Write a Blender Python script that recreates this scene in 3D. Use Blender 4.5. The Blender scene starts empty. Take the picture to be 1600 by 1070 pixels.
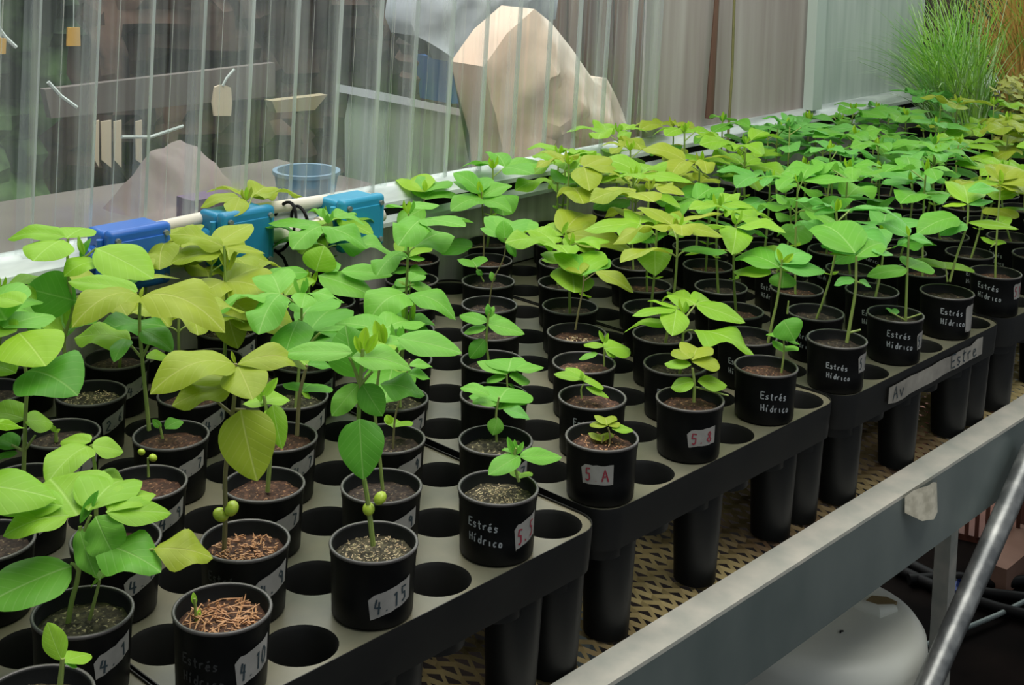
import bpy, bmesh, math, random
from mathutils import Vector, Matrix
PI = math.pi
S = 0.076                      # one lattice unit (pitch of the tray cells and of the corrugated sheet) in metres
scn = bpy.context.scene
COL = scn.collection

# ------------------------------------------------------------------ camera
F_PX, PITCH, YAW, ROLL = 2119.26, 0.081933, 0.820253, 0.030944
CAM = Vector((-9.71008, -10.83554, 8.03946))
fw = Vector((math.sin(YAW)*math.cos(PITCH), math.cos(YAW)*math.cos(PITCH), -math.sin(PITCH)))
rt = Vector((math.cos(YAW), -math.sin(YAW), 0)); up = rt.cross(fw)
RT = rt*math.cos(ROLL)+up*math.sin(ROLL); UP = up*math.cos(ROLL)-rt*math.sin(ROLL)
cam_d = bpy.data.cameras.new('camera'); cam = bpy.data.objects.new('camera', cam_d); COL.objects.link(cam)
cam_d.sensor_width = 36; cam_d.lens = F_PX/1600*36; cam_d.shift_y = -535/1600
cam_d.clip_start = 0.02; cam_d.clip_end = 100
m = Matrix((RT, UP, -fw)).transposed().to_4x4(); m.translation = CAM*S
cam.matrix_world = m; scn.camera = cam

# ------------------------------------------------------------------ light
scn.view_settings.view_transform = 'Standard'; scn.view_settings.look = 'None'
scn.view_settings.gamma = 1; scn.view_settings.exposure = 0.50
W = bpy.data.worlds.new('overcast'); scn.world = W; W.use_nodes = True
bgn = W.node_tree.nodes['Background']; bgn.inputs[0].default_value = (0.80, 0.86, 0.92, 1); bgn.inputs[1].default_value = 0.24
def area(name, loc, target, size, power, color):
    l = bpy.data.lights.new(name, 'AREA'); l.shape = 'RECTANGLE'; l.size, l.size_y = size; l.energy = power; l.color = color
    o = bpy.data.objects.new(name, l); COL.objects.link(o); o.location = Vector(loc)*S
    d = (Vector(target)-Vector(loc)).normalized(); o.rotation_euler = d.to_track_quat('-Z', 'Y').to_euler(); return o
# daylight through the translucent roof of the house, and through the far gable
area('roof_daylight', (4, 3, 26), (9, 4, 0), (3.0, 1.6), 52, (1.0, 0.97, 0.90))
area('gable_daylight', (45, 12, 16), (14, 3, 0), (1.8, 1.6), 26, (0.90, 1.0, 0.95))
# daylight on the neighbouring bay behind the corrugated sheet
area('next_bay_daylight', (24, 30, 26), (22, 22, 0), (3.0, 2.0), 50, (1.0, 0.98, 0.95))

# ------------------------------------------------------------------ helpers
def pix(px, py): return fw+RT*((px-800)/F_PX)+UP*(-py/F_PX)
def onz(px, py, z): d = pix(px, py); return CAM+d*((z-CAM.z)/d.z)
def ony(px, py, Y): d = pix(px, py); return CAM+d*((Y-CAM.y)/d.y)
FH = Vector((fw.x, fw.y, 0)).normalized()
def onface(px, py, p0):        # on the upright plane through p0 that faces the viewer's side of the aisle
    d = pix(px, py); return CAM+d*((Vector(p0)-CAM).dot(FH)/d.dot(FH))
def project(P):
    d = Vector(P)-CAM; z = d.dot(fw); return 800+F_PX*d.dot(RT)/z, -F_PX*d.dot(UP)/z

def tag(o, label=None, cat=None, group=None, kind=None):
    if label: o['label'] = label
    if cat: o['category'] = cat
    if group: o['group'] = group
    if kind: o['kind'] = kind
    return o
def empty(name, loc, label, cat, group=None):
    o = bpy.data.objects.new(name, None); COL.objects.link(o); o.location = Vector(loc)*S; o.empty_display_size = .02
    return tag(o, label, cat, group)
class MB:
    def __init__(s): s.v = []; s.f = []; s.mi = []; s.sm = []
    def add(s, verts, faces, mi=0, smooth=True):
        n = len(s.v); s.v += [Vector(v) for v in verts]
        for f in faces: s.f.append([n+i for i in f]); s.mi.append(mi); s.sm.append(smooth)
    def box(s, lo, hi, mi=0, M=None):
        x0, y0, z0 = lo; x1, y1, z1 = hi
        v = [Vector((x, y, z)) for z in (z0, z1) for y in (y0, y1) for x in (x0, x1)]
        if M: v = [M@q for q in v]
        s.add(v, [(0, 2, 3, 1), (4, 5, 7, 6), (0, 1, 5, 4), (2, 6, 7, 3), (0, 4, 6, 2), (1, 3, 7, 5)], mi, False)
    def tube(s, pts, r, n=8, mi=0, cap=True):
        pts = [Vector(p) for p in pts]; rs = r if isinstance(r, (list, tuple)) else [r]*len(pts)
        ref = Vector((0.31, 0.2, 0.93)); vs = []
        for k, p in enumerate(pts):
            t = (pts[min(k+1, len(pts)-1)]-pts[max(k-1, 0)]).normalized()
            a = t.cross(ref)
            if a.length < .05: a = t.cross(Vector((1, 0, 0)))
            a.normalize(); b = t.cross(a)
            vs += [p+(a*math.cos(2*PI*i/n)+b*math.sin(2*PI*i/n))*rs[k] for i in range(n)]
        fs = [(k*n+i, k*n+(i+1) % n, (k+1)*n+(i+1) % n, (k+1)*n+i) for k in range(len(pts)-1) for i in range(n)]
        if cap: fs += [tuple(range(n))[::-1], tuple(range((len(pts)-1)*n, len(pts)*n))]
        s.add(vs, fs, mi)
    def lathe(s, prof, n=32, c=(0, 0, 0), mi=0, capb=False, capt=False):
        c = Vector(c); vs = [c+Vector((r*math.cos(2*PI*i/n), r*math.sin(2*PI*i/n), z)) for r, z in prof for i in range(n)]
        fs = [(k*n+i, k*n+(i+1) % n, (k+1)*n+(i+1) % n, (k+1)*n+i) for k in range(len(prof)-1) for i in range(n)]
        if capb: fs.append(tuple(range(n))[::-1])
        if capt: fs.append(tuple(range((len(prof)-1)*n, len(prof)*n)))
        s.add(vs, fs, mi)
    def prism(s, poly, axis, t, mi=0):      # poly: 3D points, axis: unit vector, thickness t
        a = Vector(axis)*t; n = len(poly); v = [Vector(p) for p in poly]
        s.add(v+[p+a for p in v], [tuple(range(n)), tuple(range(n, 2*n))[::-1]]+[(i, (i+1) % n, n+(i+1) % n, n+i) for i in range(n)], mi, False)
    def mesh(s, name, mats, uv=None):
        me = bpy.data.meshes.new(name); me.from_pydata([v*S for v in s.v], [], s.f)
        for mt in (mats if isinstance(mats, list) else [mats]): me.materials.append(mt)
        me.polygons.foreach_set('material_index', s.mi); me.polygons.foreach_set('use_smooth', s.sm)
        me.update(); return me
    def build(s, name, mats, parent=None, loc=None, sharp=40, fix=True):
        me = s.mesh(name, mats)
        if fix:
            bm = bmesh.new(); bm.from_mesh(me); bmesh.ops.recalc_face_normals(bm, faces=bm.faces); bm.to_mesh(me); bm.free()
        if sharp:
            me.set_sharp_from_angle(angle=math.radians(sharp))
        o = bpy.data.objects.new(name, me); COL.objects.link(o)
        if parent: o.parent = parent
        if loc is not None: o.location = Vector(loc)*S
        return o

# ------------------------------------------------------------------ materials
def mat(name, color, rough=.5, metal=0, noise=None, bump=0, spec=.5, extra=None):
    mt = bpy.data.materials.new(name); mt.use_nodes = True; nt = mt.node_tree; N = nt.nodes; L = nt.links
    b = N['Principled BSDF']; b.inputs['Base Color'].default_value = (*color, 1); b.inputs['Roughness'].default_value = rough
    b.inputs['Metallic'].default_value = metal; b.inputs['Specular IOR Level'].default_value = spec
    tc = N.new('ShaderNodeTexCoord')
    if noise:
        c2, scale, lo, hi = noise[:4]; st = noise[4] if len(noise) > 4 else (1, 1, 1)
        mp = N.new('ShaderNodeMapping'); mp.inputs['Scale'].default_value = st
        L.new(tc.outputs['Object'], mp.inputs[0])
        nz = N.new('ShaderNodeTexNoise'); nz.inputs['Scale'].default_value = scale; nz.inputs['Detail'].default_value = 6
        L.new(mp.outputs[0], nz.inputs[0])
        r = N.new('ShaderNodeValToRGB'); r.color_ramp.elements[0].position = lo; r.color_ramp.elements[1].position = hi
        r.color_ramp.elements[0].color = (*color, 1); r.color_ramp.elements[1].color = (*c2, 1)
        L.new(nz.outputs['Fac'], r.inputs[0]); L.new(r.outputs[0], b.inputs['Base Color'])
        if bump:
            bp = N.new('ShaderNodeBump'); bp.inputs['Strength'].default_value = bump; bp.inputs['Distance'].default_value = .002
            L.new(nz.outputs['Fac'], bp.inputs['Height']); L.new(bp.outputs[0], b.inputs['Normal'])
    return mt
M = {}
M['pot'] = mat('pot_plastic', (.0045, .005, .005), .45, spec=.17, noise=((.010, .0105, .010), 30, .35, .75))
M['rim'] = mat('pot_rim_highlight', (.085, .08, .075), .35)  # lighter than the pot: rim highlight put into the colour
M['tray'] = mat('tray_plastic', (.006, .0065, .006), .5, spec=.4, noise=((.014, .014, .012), 14, .35, .75))
M['tray_top'] = mat('tray_top_dust_sheen', (.10, .105, .075), .36, noise=((.24, .215, .14), 9, .32, .75))  # pale dust, with grazing sheen put into the same lighter colour
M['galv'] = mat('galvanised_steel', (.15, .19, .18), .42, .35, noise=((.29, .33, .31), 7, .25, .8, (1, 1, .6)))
M['galv_top'] = mat('galvanised_steel_pale', (.46, .48, .42), .45, .1, noise=((.74, .70, .60), 22, .3, .75))  # paler steel for the rail's top face and one leg
M['mesh'] = mat('straw_coloured_bench_mesh', (.10, .05, .022), .7, noise=((.62, .50, .22), 4, .38, .62))
M['floor'] = mat('dark_earth_floor', (.004, .0034, .0032), .95, spec=.04, noise=((.016, .011, .009), 5, .4, .8), bump=.6)
M['alu'] = mat('white_aluminium', (.36, .42, .40), .4, .1, noise=((.60, .66, .63), 12, .3, .7, (1, 4, 4)))
M['black'] = mat('black_rubber_and_gap_shade', (.004, .004, .004), .6, spec=.2)
M['pvc'] = mat('white_pvc', (.72, .68, .58), .4, noise=((.60, .55, .45), 20, .4, .8))
M['drum'] = mat('white_drum_plastic', (.62, .64, .56), .4, noise=((.76, .78, .70), 4, .3, .7))
M['stain'] = mat('brown_stained_plastic', (.22, .16, .07), .6)
M['blue1'] = mat('deep_blue_plastic', (.012, .10, .42), .4, noise=((.02, .14, .50), 10, .3, .7))
M['blue2'] = mat('teal_blue_plastic', (.012, .19, .36), .4, noise=((.02, .25, .44), 10, .3, .7))
M['blue3'] = mat('bright_teal_plastic', (.015, .25, .42), .4, noise=((.03, .33, .50), 10, .3, .7))
M['paper'] = mat('sticker_paper', (.36, .35, .32), .6, noise=((.22, .22, .20), 40, .4, .8))
M['tape'] = mat('masking_tape', (.22, .21, .18), .7, noise=((.36, .34, .29), 40, .3, .7))
M['ink_w'] = mat('white_marker', (.36, .39, .40), .5)
M['ink_r'] = mat('red_ink', (.30, .03, .05), .5)
M['ink_d'] = mat('dark_ink', (.03, .05, .06), .5)
M['stem'] = mat('green_stem', (.22, .36, .06), .5, noise=((.30, .36, .10), 40, .3, .7))
M['stem_b'] = mat('brown_green_stem', (.16, .15, .06), .55, noise=((.24, .22, .09), 40, .3, .7))
M['chips'] = mat('pale_wood_chips', (.50, .34, .18), .7, noise=((.75, .62, .40), 60, .3, .7))
M['faint'] = mat('faint_marker', (.035, .037, .037), .5)
M['straw'] = mat('rusty_straw', (.38, .16, .06), .6, noise=((.62, .36, .18), 40, .3, .7))
def soil_mat(name, c1, c2, c3):
    mt = mat(name, c1, .9, noise=(c2, 160, .45, .62), bump=1.0); nt = mt.node_tree; N = nt.nodes; L = nt.links
    b = N['Principled BSDF']; src = b.inputs['Base Color'].links[0].from_socket
    tc = N.new('ShaderNodeTexCoord'); vo = N.new('ShaderNodeTexNoise'); vo.inputs['Scale'].default_value = 260; vo.inputs['Detail'].default_value = 2
    L.new(tc.outputs['Object'], vo.inputs['Vector']); r = N.new('ShaderNodeValToRGB')
    r.color_ramp.elements[0].position = .60; r.color_ramp.elements[1].position = .66; L.new(vo.outputs['Fac'], r.inputs[0])
    mx = N.new('ShaderNodeMix'); mx.data_type = 'RGBA'; L.new(r.outputs[0], mx.inputs[0]); L.new(src, mx.inputs[6])
    mx.inputs[7].default_value = (*c3, 1); L.new(mx.outputs[2], b.inputs['Base Color']); return mt
M['soil'] = soil_mat('dark_potting_soil', (.020, .013, .009), (.055, .036, .024), (.16, .12, .07))
M['soil_r'] = soil_mat('reddish_potting_soil', (.040, .018, .010), (.10, .045, .025), (.30, .16, .08))
M['soil_g'] = soil_mat('grainy_potting_soil', (.028, .024, .013), (.10, .085, .045), (.42, .36, .20))

def leaf_mat(name, c1, c2, vein):
    mt = bpy.data.materials.new(name); mt.use_nodes = True; nt = mt.node_tree; N = nt.nodes; L = nt.links
    b = N['Principled BSDF']; b.inputs['Roughness'].default_value = .5; b.inputs['Specular IOR Level'].default_value = .35
    uv = N.new('ShaderNodeUVMap'); sp = N.new('ShaderNodeSeparateXYZ'); L.new(uv.outputs[0], sp.inputs[0])
    def mth(op, a, bb=None, cl=False):
        n = N.new('ShaderNodeMath'); n.operation = op; n.use_clamp = cl
        for i, x in enumerate((a, bb)):
            if x is None: continue
            if isinstance(x, (int, float)): n.inputs[i].default_value = x
            else: L.new(x, n.inputs[i])
        return n.outputs[0]
    av = mth('ABSOLUTE', mth('SUBTRACT', sp.outputs[1], .5))            # distance from midrib
    mid = mth('SUBTRACT', 1, mth('MULTIPLY', av, 42), True)
    ph = mth('SUBTRACT', mth('MULTIPLY', sp.outputs[0], 7.0), mth('MULTIPLY', av, 5.5))
    fr = mth('ABSOLUTE', mth('SUBTRACT', mth('FRACT', ph), .5))
    side = mth('MULTIPLY', mth('SUBTRACT', 1, mth('MULTIPLY', fr, 9), True), .26)
    v = mth('MAXIMUM', mid, side)
    tc = N.new('ShaderNodeTexCoord'); nz = N.new('ShaderNodeTexNoise'); nz.inputs['Scale'].default_value = 1.8; nz.inputs['Detail'].default_value = 3
    L.new(uv.outputs[0], nz.inputs[0]); oi = N.new('ShaderNodeObjectInfo')
    mx = N.new('ShaderNodeMix'); mx.data_type = 'RGBA'; L.new(mth('ADD', mth('MULTIPLY', nz.outputs[0], .6), mth('MULTIPLY', oi.outputs['Random'], .5), True), mx.inputs[0])
    mx.inputs[6].default_value = (*c1, 1); mx.inputs[7].default_value = (*c2, 1)
    m2 = N.new('ShaderNodeMix'); m2.data_type = 'RGBA'; L.new(mth('MULTIPLY', v, .55), m2.inputs[0]); L.new(mx.outputs[2], m2.inputs[6]); m2.inputs[7].default_value = (*vein, 1)
    L.new(m2.outputs[2], b.inputs['Base Color'])
    bp = N.new('ShaderNodeBump'); bp.inputs['Strength'].default_value = .35; bp.inputs['Distance'].default_value = .001
    L.new(mth('SUBTRACT', 1, v), bp.inputs['Height']); L.new(bp.outputs[0], b.inputs['Normal'])
    tr = N.new('ShaderNodeBsdfTranslucent'); L.new(m2.outputs[2], tr.inputs[0]); ms = N.new('ShaderNodeMixShader'); ms.inputs[0].default_value = .38
    out = N['Material Output']; L.new(b.outputs[0], ms.inputs[1]); L.new(tr.outputs[0], ms.inputs[2]); L.new(ms.outputs[0], out.inputs[0])
    return mt
LEAF = {'g': leaf_mat('green_leaf', (.13, .45, .035), (.24, .58, .07), (.48, .78, .25)),
        'l': leaf_mat('lime_leaf', (.22, .50, .025), (.34, .62, .045), (.58, .84, .25)),
        'c': leaf_mat('cool_green_leaf', (.12, .46, .07), (.23, .60, .12), (.48, .80, .36)),
        'y': leaf_mat('yellow_olive_leaf', (.27, .40, .020), (.42, .52, .045), (.64, .70, .22)),
        'd': leaf_mat('dark_green_leaf', (.075, .32, .020), (.14, .44, .04), (.34, .62, .16)),
        'n': leaf_mat('young_bright_leaf', (.28, .56, .015), (.38, .64, .03), (.6, .8, .2))}

# ------------------------------------------------------------------ leaves
def leaf_mesh(name, fold, droop, wav, pointy, mt, seed):
    rnd = random.Random(seed); nu, nv = 12, 6; V = []; Fc = []; UV = []
    ph = rnd.random()*6
    for i in range(nu+1):
        t = i/nu; w = math.sin(PI*min(1, t)**pointy)**.72*.5 if 0 < t < 1 else 0.0
        cz = droop*t*(1-t)
        for j in range(nv+1):
            s = j/nv*2-1
            x = t
            V.append((x, w*s, cz+fold*abs(s)*w-abs(s)**3*w*.22+wav*math.sin(9*t+ph+(2 if s > 0 else 0))*abs(s)*w))
            UV.append((t, .5+s*w))
    for i in range(nu):
        for j in range(nv):
            a = i*(nv+1)+j; Fc.append((a, a+nv+1, a+nv+2, a+1))
    me = bpy.data.meshes.new(name); me.from_pydata(V, [], Fc); me.materials.append(mt)
    uvl = me.uv_layers.new(name='UVMap')
    for l in me.loops: uvl.data[l.index].uv = UV[l.vertex_index]
    me.polygons.foreach_set('use_smooth', [True]*len(me.polygons)); me.update(); return me
SHAPES = {'f': (.22, .16, .05, .86), 'd': (.28, .50, .10, .86), 'a': (.20, 1.0, .14, .90), 'w': (.15, .45, .26, .92), 'y': (.75, -.10, .05, 1.0), 'r': (.12, .22, .05, .95), 'h': (.10, .25, .06, .72)}
LM = {(s, c, k): leaf_mesh('leaf', *SHAPES[s], LEAF[c], hash_) for s in SHAPES for c in LEAF for k, hash_ in ((0, 3), (1, 8))}
def add_leaf(root, base, tip, width, nrm, color, shape, name='leaf', k=0):
    base, tip = Vector(base), Vector(tip); ax = tip-base; L = ax.length
    if L < 1e-4: return
    ax.normalize(); n = Vector(nrm); n = n-ax*n.dot(ax)
    if n.length < .05: n = Vector((-fw.x, -fw.y, .2)); n = n-ax*n.dot(ax)
    n.normalize(); b = n.cross(ax)
    o = bpy.data.objects.new(name, LM[(shape, color, k % 2)]); COL.objects.link(o); o.parent = root
    Mx = Matrix((ax*L*S, b*width*S, n*((L+width)*.5)*S)).transposed().to_4x4()
    Mx.translation = base*S-root.location
    o.matrix_local = Mx
    return o

# ------------------------------------------------------------------ structure
ZB = -2.0                      # bench mesh level, tray top is 0
YW = 8.75                      # corrugated wall
def st(o): o['kind'] = 'structure'; return o
mb = MB(); mb.box((-40, -30, -12.4), (90, 60, -12)); st(mb.build('floor', M['floor']))
# clear corrugated sheets
def clear_mat(nm, h0, h1):
    mt = bpy.data.materials.new(nm); mt.use_nodes = True; nt = mt.node_tree; N = nt.nodes; L = nt.links
    for n in list(N):
        if n.type != 'OUTPUT_MATERIAL': N.remove(n)
    out = [n for n in N if n.type == 'OUTPUT_MATERIAL'][0]
    tr = N.new('ShaderNodeBsdfTransparent'); tr.inputs[0].default_value = (.93, .96, .95, 1)
    df = N.new('ShaderNodeBsdfDiffuse'); df.inputs[0].default_value = (.68, .72, .70, 1)
    gl = N.new('ShaderNodeBsdfGlossy'); gl.inputs['Roughness'].default_value = .18; gl.inputs[0].default_value = (.9, .95, .95, 1)
    tc = N.new('ShaderNodeTexCoord'); mp = N.new('ShaderNodeMapping'); mp.inputs['Scale'].default_value = (60, 60, 1.2); L.new(tc.outputs['Object'], mp.inputs[0])
    nz = N.new('ShaderNodeTexNoise'); nz.inputs['Scale'].default_value = 1.0; nz.inputs['Detail'].default_value = 5; L.new(mp.outputs[0], nz.inputs[0])
    mr = N.new('ShaderNodeMapRange'); mr.inputs[1].default_value = .35; mr.inputs[2].default_value = .8; mr.inputs[3].default_value = h0; mr.inputs[4].default_value = h1
    L.new(nz.outputs[0], mr.inputs[0])
    lw0 = N.new('ShaderNodeLayerWeight'); lw0.inputs[0].default_value = .5; pw = N.new('ShaderNodeMath'); pw.operation = 'POWER'; L.new(lw0.outputs['Facing'], pw.inputs[0]); pw.inputs[1].default_value = 3.0
    ad = N.new('ShaderNodeMath'); ad.operation = 'MULTIPLY_ADD'; ad.use_clamp = True; L.new(pw.outputs[0], ad.inputs[0]); ad.inputs[1].default_value = .9; L.new(mr.outputs[0], ad.inputs[2])
    m1 = N.new('ShaderNodeMixShader'); L.new(ad.outputs[0], m1.inputs[0]); L.new(tr.outputs[0], m1.inputs[1]); L.new(df.outputs[0], m1.inputs[2])
    lw = N.new('ShaderNodeLayerWeight'); lw.inputs[0].default_value = .35
    m2 = N.new('ShaderNodeMixShader'); mm = N.new('ShaderNodeMath'); mm.operation = 'MULTIPLY'; mm.inputs[1].default_value = .5
    L.new(lw.outputs['Facing'], mm.inputs[0]); L.new(mm.outputs[0], m2.inputs[0]); L.new(m1.outputs[0], m2.inputs[1]); L.new(gl.outputs[0], m2.inputs[2])
    L.new(m2.outputs[0], out.inputs[0]); return mt
M['clear'] = clear_mat('clear_corrugated_polycarbonate', .03, .30); M['ribm'] = clear_mat('hazed_highlight_ribs', .16, .62)  # ribs hazier and whiter: bright highlight lines painted into the material
def sheet(mb, x0, x1, ztop, zbot, y):
    prof = []; rb = []; k = math.floor(x0-.3)
    while k+.3 < x1:
        c = k+.3
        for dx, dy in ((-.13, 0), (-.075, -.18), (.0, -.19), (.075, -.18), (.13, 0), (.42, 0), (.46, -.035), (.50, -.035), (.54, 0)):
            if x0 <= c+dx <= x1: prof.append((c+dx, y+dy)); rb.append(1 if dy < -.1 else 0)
        k += 1
    n = len(prof); sh = .040
    v = [(x+sh*(z-2), yy, z) for z in (zbot, ztop) for x, yy in prof]
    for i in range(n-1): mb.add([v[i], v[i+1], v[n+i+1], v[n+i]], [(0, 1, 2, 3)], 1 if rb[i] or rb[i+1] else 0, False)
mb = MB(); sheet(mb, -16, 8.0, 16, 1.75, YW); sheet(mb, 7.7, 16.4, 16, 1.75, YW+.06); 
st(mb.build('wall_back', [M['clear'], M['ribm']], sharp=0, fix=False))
# whitish sheet at the far end of the wall and the panel under the rail
M['milk'] = mat('milky_greenhouse_film', (.40, .48, .44), .5, noise=((.58, .64, .60), 5, .3, .7, (8, 8, .6)))
M['film'] = mat('pinkish_grey_sheet', (.33, .265, .25), .5, noise=((.54, .49, .47), 3, .3, .72, (9, 9, .4)))
M['shade'] = mat('shaded_foliage_dark', (.020, .022, .014), .8, noise=((.09, .06, .04), 3, .35, .7, (6, 6, .5)))  # dark sheet with the shade of outside foliage put into its colour
mb = MB(); mb.box((23.9, YW+.1, 1.75), (30.6, YW+.16, 16)); st(mb.build('wall_far', M['milk']))
mb = MB(); mb.box((16.1, YW+.08, 1.75), (23.6, YW+.14, 16)); st(mb.build('wall_middle', M['film']))
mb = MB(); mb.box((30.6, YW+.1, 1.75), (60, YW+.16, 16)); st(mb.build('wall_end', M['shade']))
M['panel'] = mat('grey_translucent_panel', (.55, .51, .50), .4, noise=((.80, .76, .74), 5, .3, .7, (12, 12, .4)))
mb = MB(); mb.box((-16, YW-.02, -1.9), (52, YW+.05, 1.6)); st(mb.build('wall_lower', M['panel']))
# aluminium rail: upper channel, black strip painted in as the gap's shade, lower flange
mb = MB()
def bar(prof): mb.prism([Vector((-16, YW+a, b)) for a, b in prof], (1, 0, 0), 68)
bar([(.2, 2.16), (-.12, 2.16), (-.20, 2.10), (-.28, 2.06), (-.32, 1.98), (-.40, 1.94), (-.42, 1.85), (.2, 1.85)])
st(mb.build('trim_1', M['alu']))
mb = MB(); mb.box((-16, YW-.38, 1.69), (52, YW-.02, 1.84)); st(mb.build('trim_2', M['black']))
mb = MB(); bar([(-.02, 1.69), (-.40, 1.69), (-.50, 1.58), (-.50, 1.50), (-.02, 1.50)]); st(mb.build('trim_3', M['alu']))
mb = MB(); mb.box((23.25, YW-.35, 2.16), (23.75, YW-.05, 16)); st(mb.build('trim_4', mat('pale_post_paint', (.50, .58, .54), .5)))

# ------------------------------------------------------------------ bench
bench = empty('greenhouse_bench', (12, 3, -12), 'long galvanised steel bench with straw coloured mesh top carrying the black seedling trays', 'bench')
def child(mb, name, mats, parent, **k):
    o = mb.build(name, mats, parent, **k); 
    o.matrix_parent_inverse = Matrix.Translation(-parent.matrix_basis.translation) if True else o.matrix_parent_inverse
    return o
RY = -0.34; RZ = -1.85
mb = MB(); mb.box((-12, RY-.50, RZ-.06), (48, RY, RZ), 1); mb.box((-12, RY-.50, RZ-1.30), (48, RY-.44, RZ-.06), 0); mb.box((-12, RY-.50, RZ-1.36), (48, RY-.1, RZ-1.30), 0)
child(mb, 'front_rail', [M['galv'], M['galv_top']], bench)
mb = MB(); hx, hy, w = .115, .23, .016; x = -4; k = 0
while x < 30:
    yy = RY-.28; v = []; q = 0; sg = 1 if k % 2 else -1
    while yy < 8.6:
        o_ = sg*hx*.46*(1 if q % 2 else -1); tz = .030 if (q % 2) else -.012
        v += [(x+o_-w, yy, ZB-.06+tz), (x+o_+w, yy, ZB-.01+tz)]; yy += hy; q += 1
    mb.add(v, [(2*i, 2*i+2, 2*i+3, 2*i+1) for i in range(q-1)], 0, False); x += hx*1.06; k += 1
child(mb, 'mesh_top', M['mesh'], bench, fix=False)
for lx in (-10, 2, 14, 26, 38):
    for ly in (RY-.3, 8.2):
        if ly < 0 and lx in (2, 14): continue
        mb = MB(); mb.box((lx-.2, ly-.2, -12), (lx+.2, ly+.2, ZB-.15)); child(mb, 'leg', M['galv'], bench)
c0 = ony(1478, 860, 3.0)
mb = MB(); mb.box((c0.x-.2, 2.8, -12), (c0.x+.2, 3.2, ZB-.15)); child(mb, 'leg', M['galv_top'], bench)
a, b = ony(1606, 720, -1.15), ony(1440, 1095, -1.15); d = (b-a)
mb = MB(); mb.tube([a-d*.05, a+d*1.6], .21, 16); child(mb, 'brace', mat('scuffed_pipe', (.16, .17, .17), .38, .6, noise=((.45, .46, .44), 30, .4, .75)), bench)
# torn paper tape on the rail
tp = ony(1432, 772, RY-.52); rnd = random.Random(2)
mb = MB(); n = 8; v = []
for i in range(n+1):
    t = i/n; x = tp.x-.50+1.15*t; bulge = .03+.26*math.sin(t*PI)
    v += [(x+.02*rnd.uniform(-1, 1), RY-.53-bulge, tp.z-.20+.05*rnd.uniform(-1, 1)-.15*math.sin(t*PI)), (x, RY-.53-bulge*.8, tp.z+.28+.04*rnd.uniform(-1, 1)-.3*abs(t-.4))]
mb.add(v, [(2*i, 2*i+2, 2*i+3, 2*i+1) for i in range(n)]); child(mb, 'torn_tape', mat('cream_paper_tape', (.48, .45, .34), .7, noise=((.70, .66, .52), 60, .4, .6)), bench)

# ------------------------------------------------------------------ trays (6 x 9 cells)
HR = .405
def warp(i, j):
    T = {0: (-.07, -.10, 0, -5.5), 1: (-.056, .015, .003, .5), 2: (.079, .136, 0, 6.5), 3: (.10, .033, -.005, 12.5), 4: (.13, -.03, -.003, 18.5), 5: (.16, -.03, 0, 24.5)}
    t = tray_of(i); dx, dy, an, cx = T[t]; x, y = i-cx, j-3
    return cx+x*math.cos(an)-y*math.sin(an)+dx, 3+x*math.sin(an)+y*math.cos(an)+dy
def tray_of(i): return 0 if i < -2 else min(5, (i+2)//6+1)
def make_tray_top(mb):
    n = 32; rc = .38; hs = .48
    for ci in range(6):
        for cj in range(9):
            out = []; inn = []
            for k in range(n):
                a = 2*PI*k/n+PI/4; ca, sa = math.cos(a), math.sin(a); mx_ = max(abs(ca), abs(sa))
                hx0 = hs if ci == 0 else .5; hx1 = hs if ci == 5 else .5; hy0 = hs if cj == 0 else .5; hy1 = hs if cj == 8 else .5
                x, y = ca/mx_, sa/mx_
                x *= hx1 if x > 0 else hx0; y *= hy1 if y > 0 else hy0
                for (cx_, cy_) in ((0, 0), (5, 0), (0, 8), (5, 8)):
                    if ci == cx_ and cj == cy_:
                        sx = -1 if cx_ == 0 else 1; sy = -1 if cy_ == 0 else 1
                        qx, qy = sx*(hs-rc), sy*(hs-rc)
                        ux, uy = x-qx, y-qy
                        if ux*sx > 0 and uy*sy > 0:
                            l = math.hypot(ux, uy); x, y = qx+ux/l*rc, qy+uy/l*rc
                out.append((ci+x-2.5, cj+y-4, 0)); inn.append((k, a))
            cx_, cy_ = ci-2.5, cj-4
            i1 = [(cx_+HR*math.cos(a), cy_+HR*math.sin(a), 0) for _, a in inn]
            i2 = [(cx_+(HR-.025)*math.cos(a), cy_+(HR-.025)*math.sin(a), -.05) for _, a in inn]
            i3 = [(cx_+(HR-.06)*math.cos(a), cy_+(HR-.06)*math.sin(a), -.75) for _, a in inn]
            mb.add(out+i1, [(k, (k+1) % n, n+(k+1) % n, n+k) for k in range(n)], 1, False)
            mb.add(i1+i2+i3, [(k, (k+1) % n, n+(k+1) % n, n+k) for k in range(n)]+[(n+k, n+(k+1) % n, 2*n+(k+1) % n, 2*n+k) for k in range(n)], 0)
def outline(off):
    hs = .48; X, Y = 2.5+hs+off, 4+hs+off; rc = .38+off; p = []
    for (sx, sy, a0) in ((1, 1, 0), (-1, 1, 90), (-1, -1, 180), (1, -1, 270)):
        for q in range(9):
            a = math.radians(a0+q*90/8); p.append((sx*(X-rc)+rc*math.cos(a), sy*(Y-rc)+rc*math.sin(a)))
    return p
def tray_body(mb):
    rings = [(0, 0), (.0, .03), (.012, .03), (.014, -.05), (-.02, -.55), (-.05, -.55), (-.01, -.05)]; n = 36; vs = []
    for off, z in rings: vs += [(x, y, z) for x, y in outline(off)]
    mb.add(vs, [(r*n+k, r*n+(k+1) % n, (r+1)*n+(k+1) % n, (r+1)*n+k) for r in range(len(rings)-1) for k in range(n)], 0)
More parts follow.
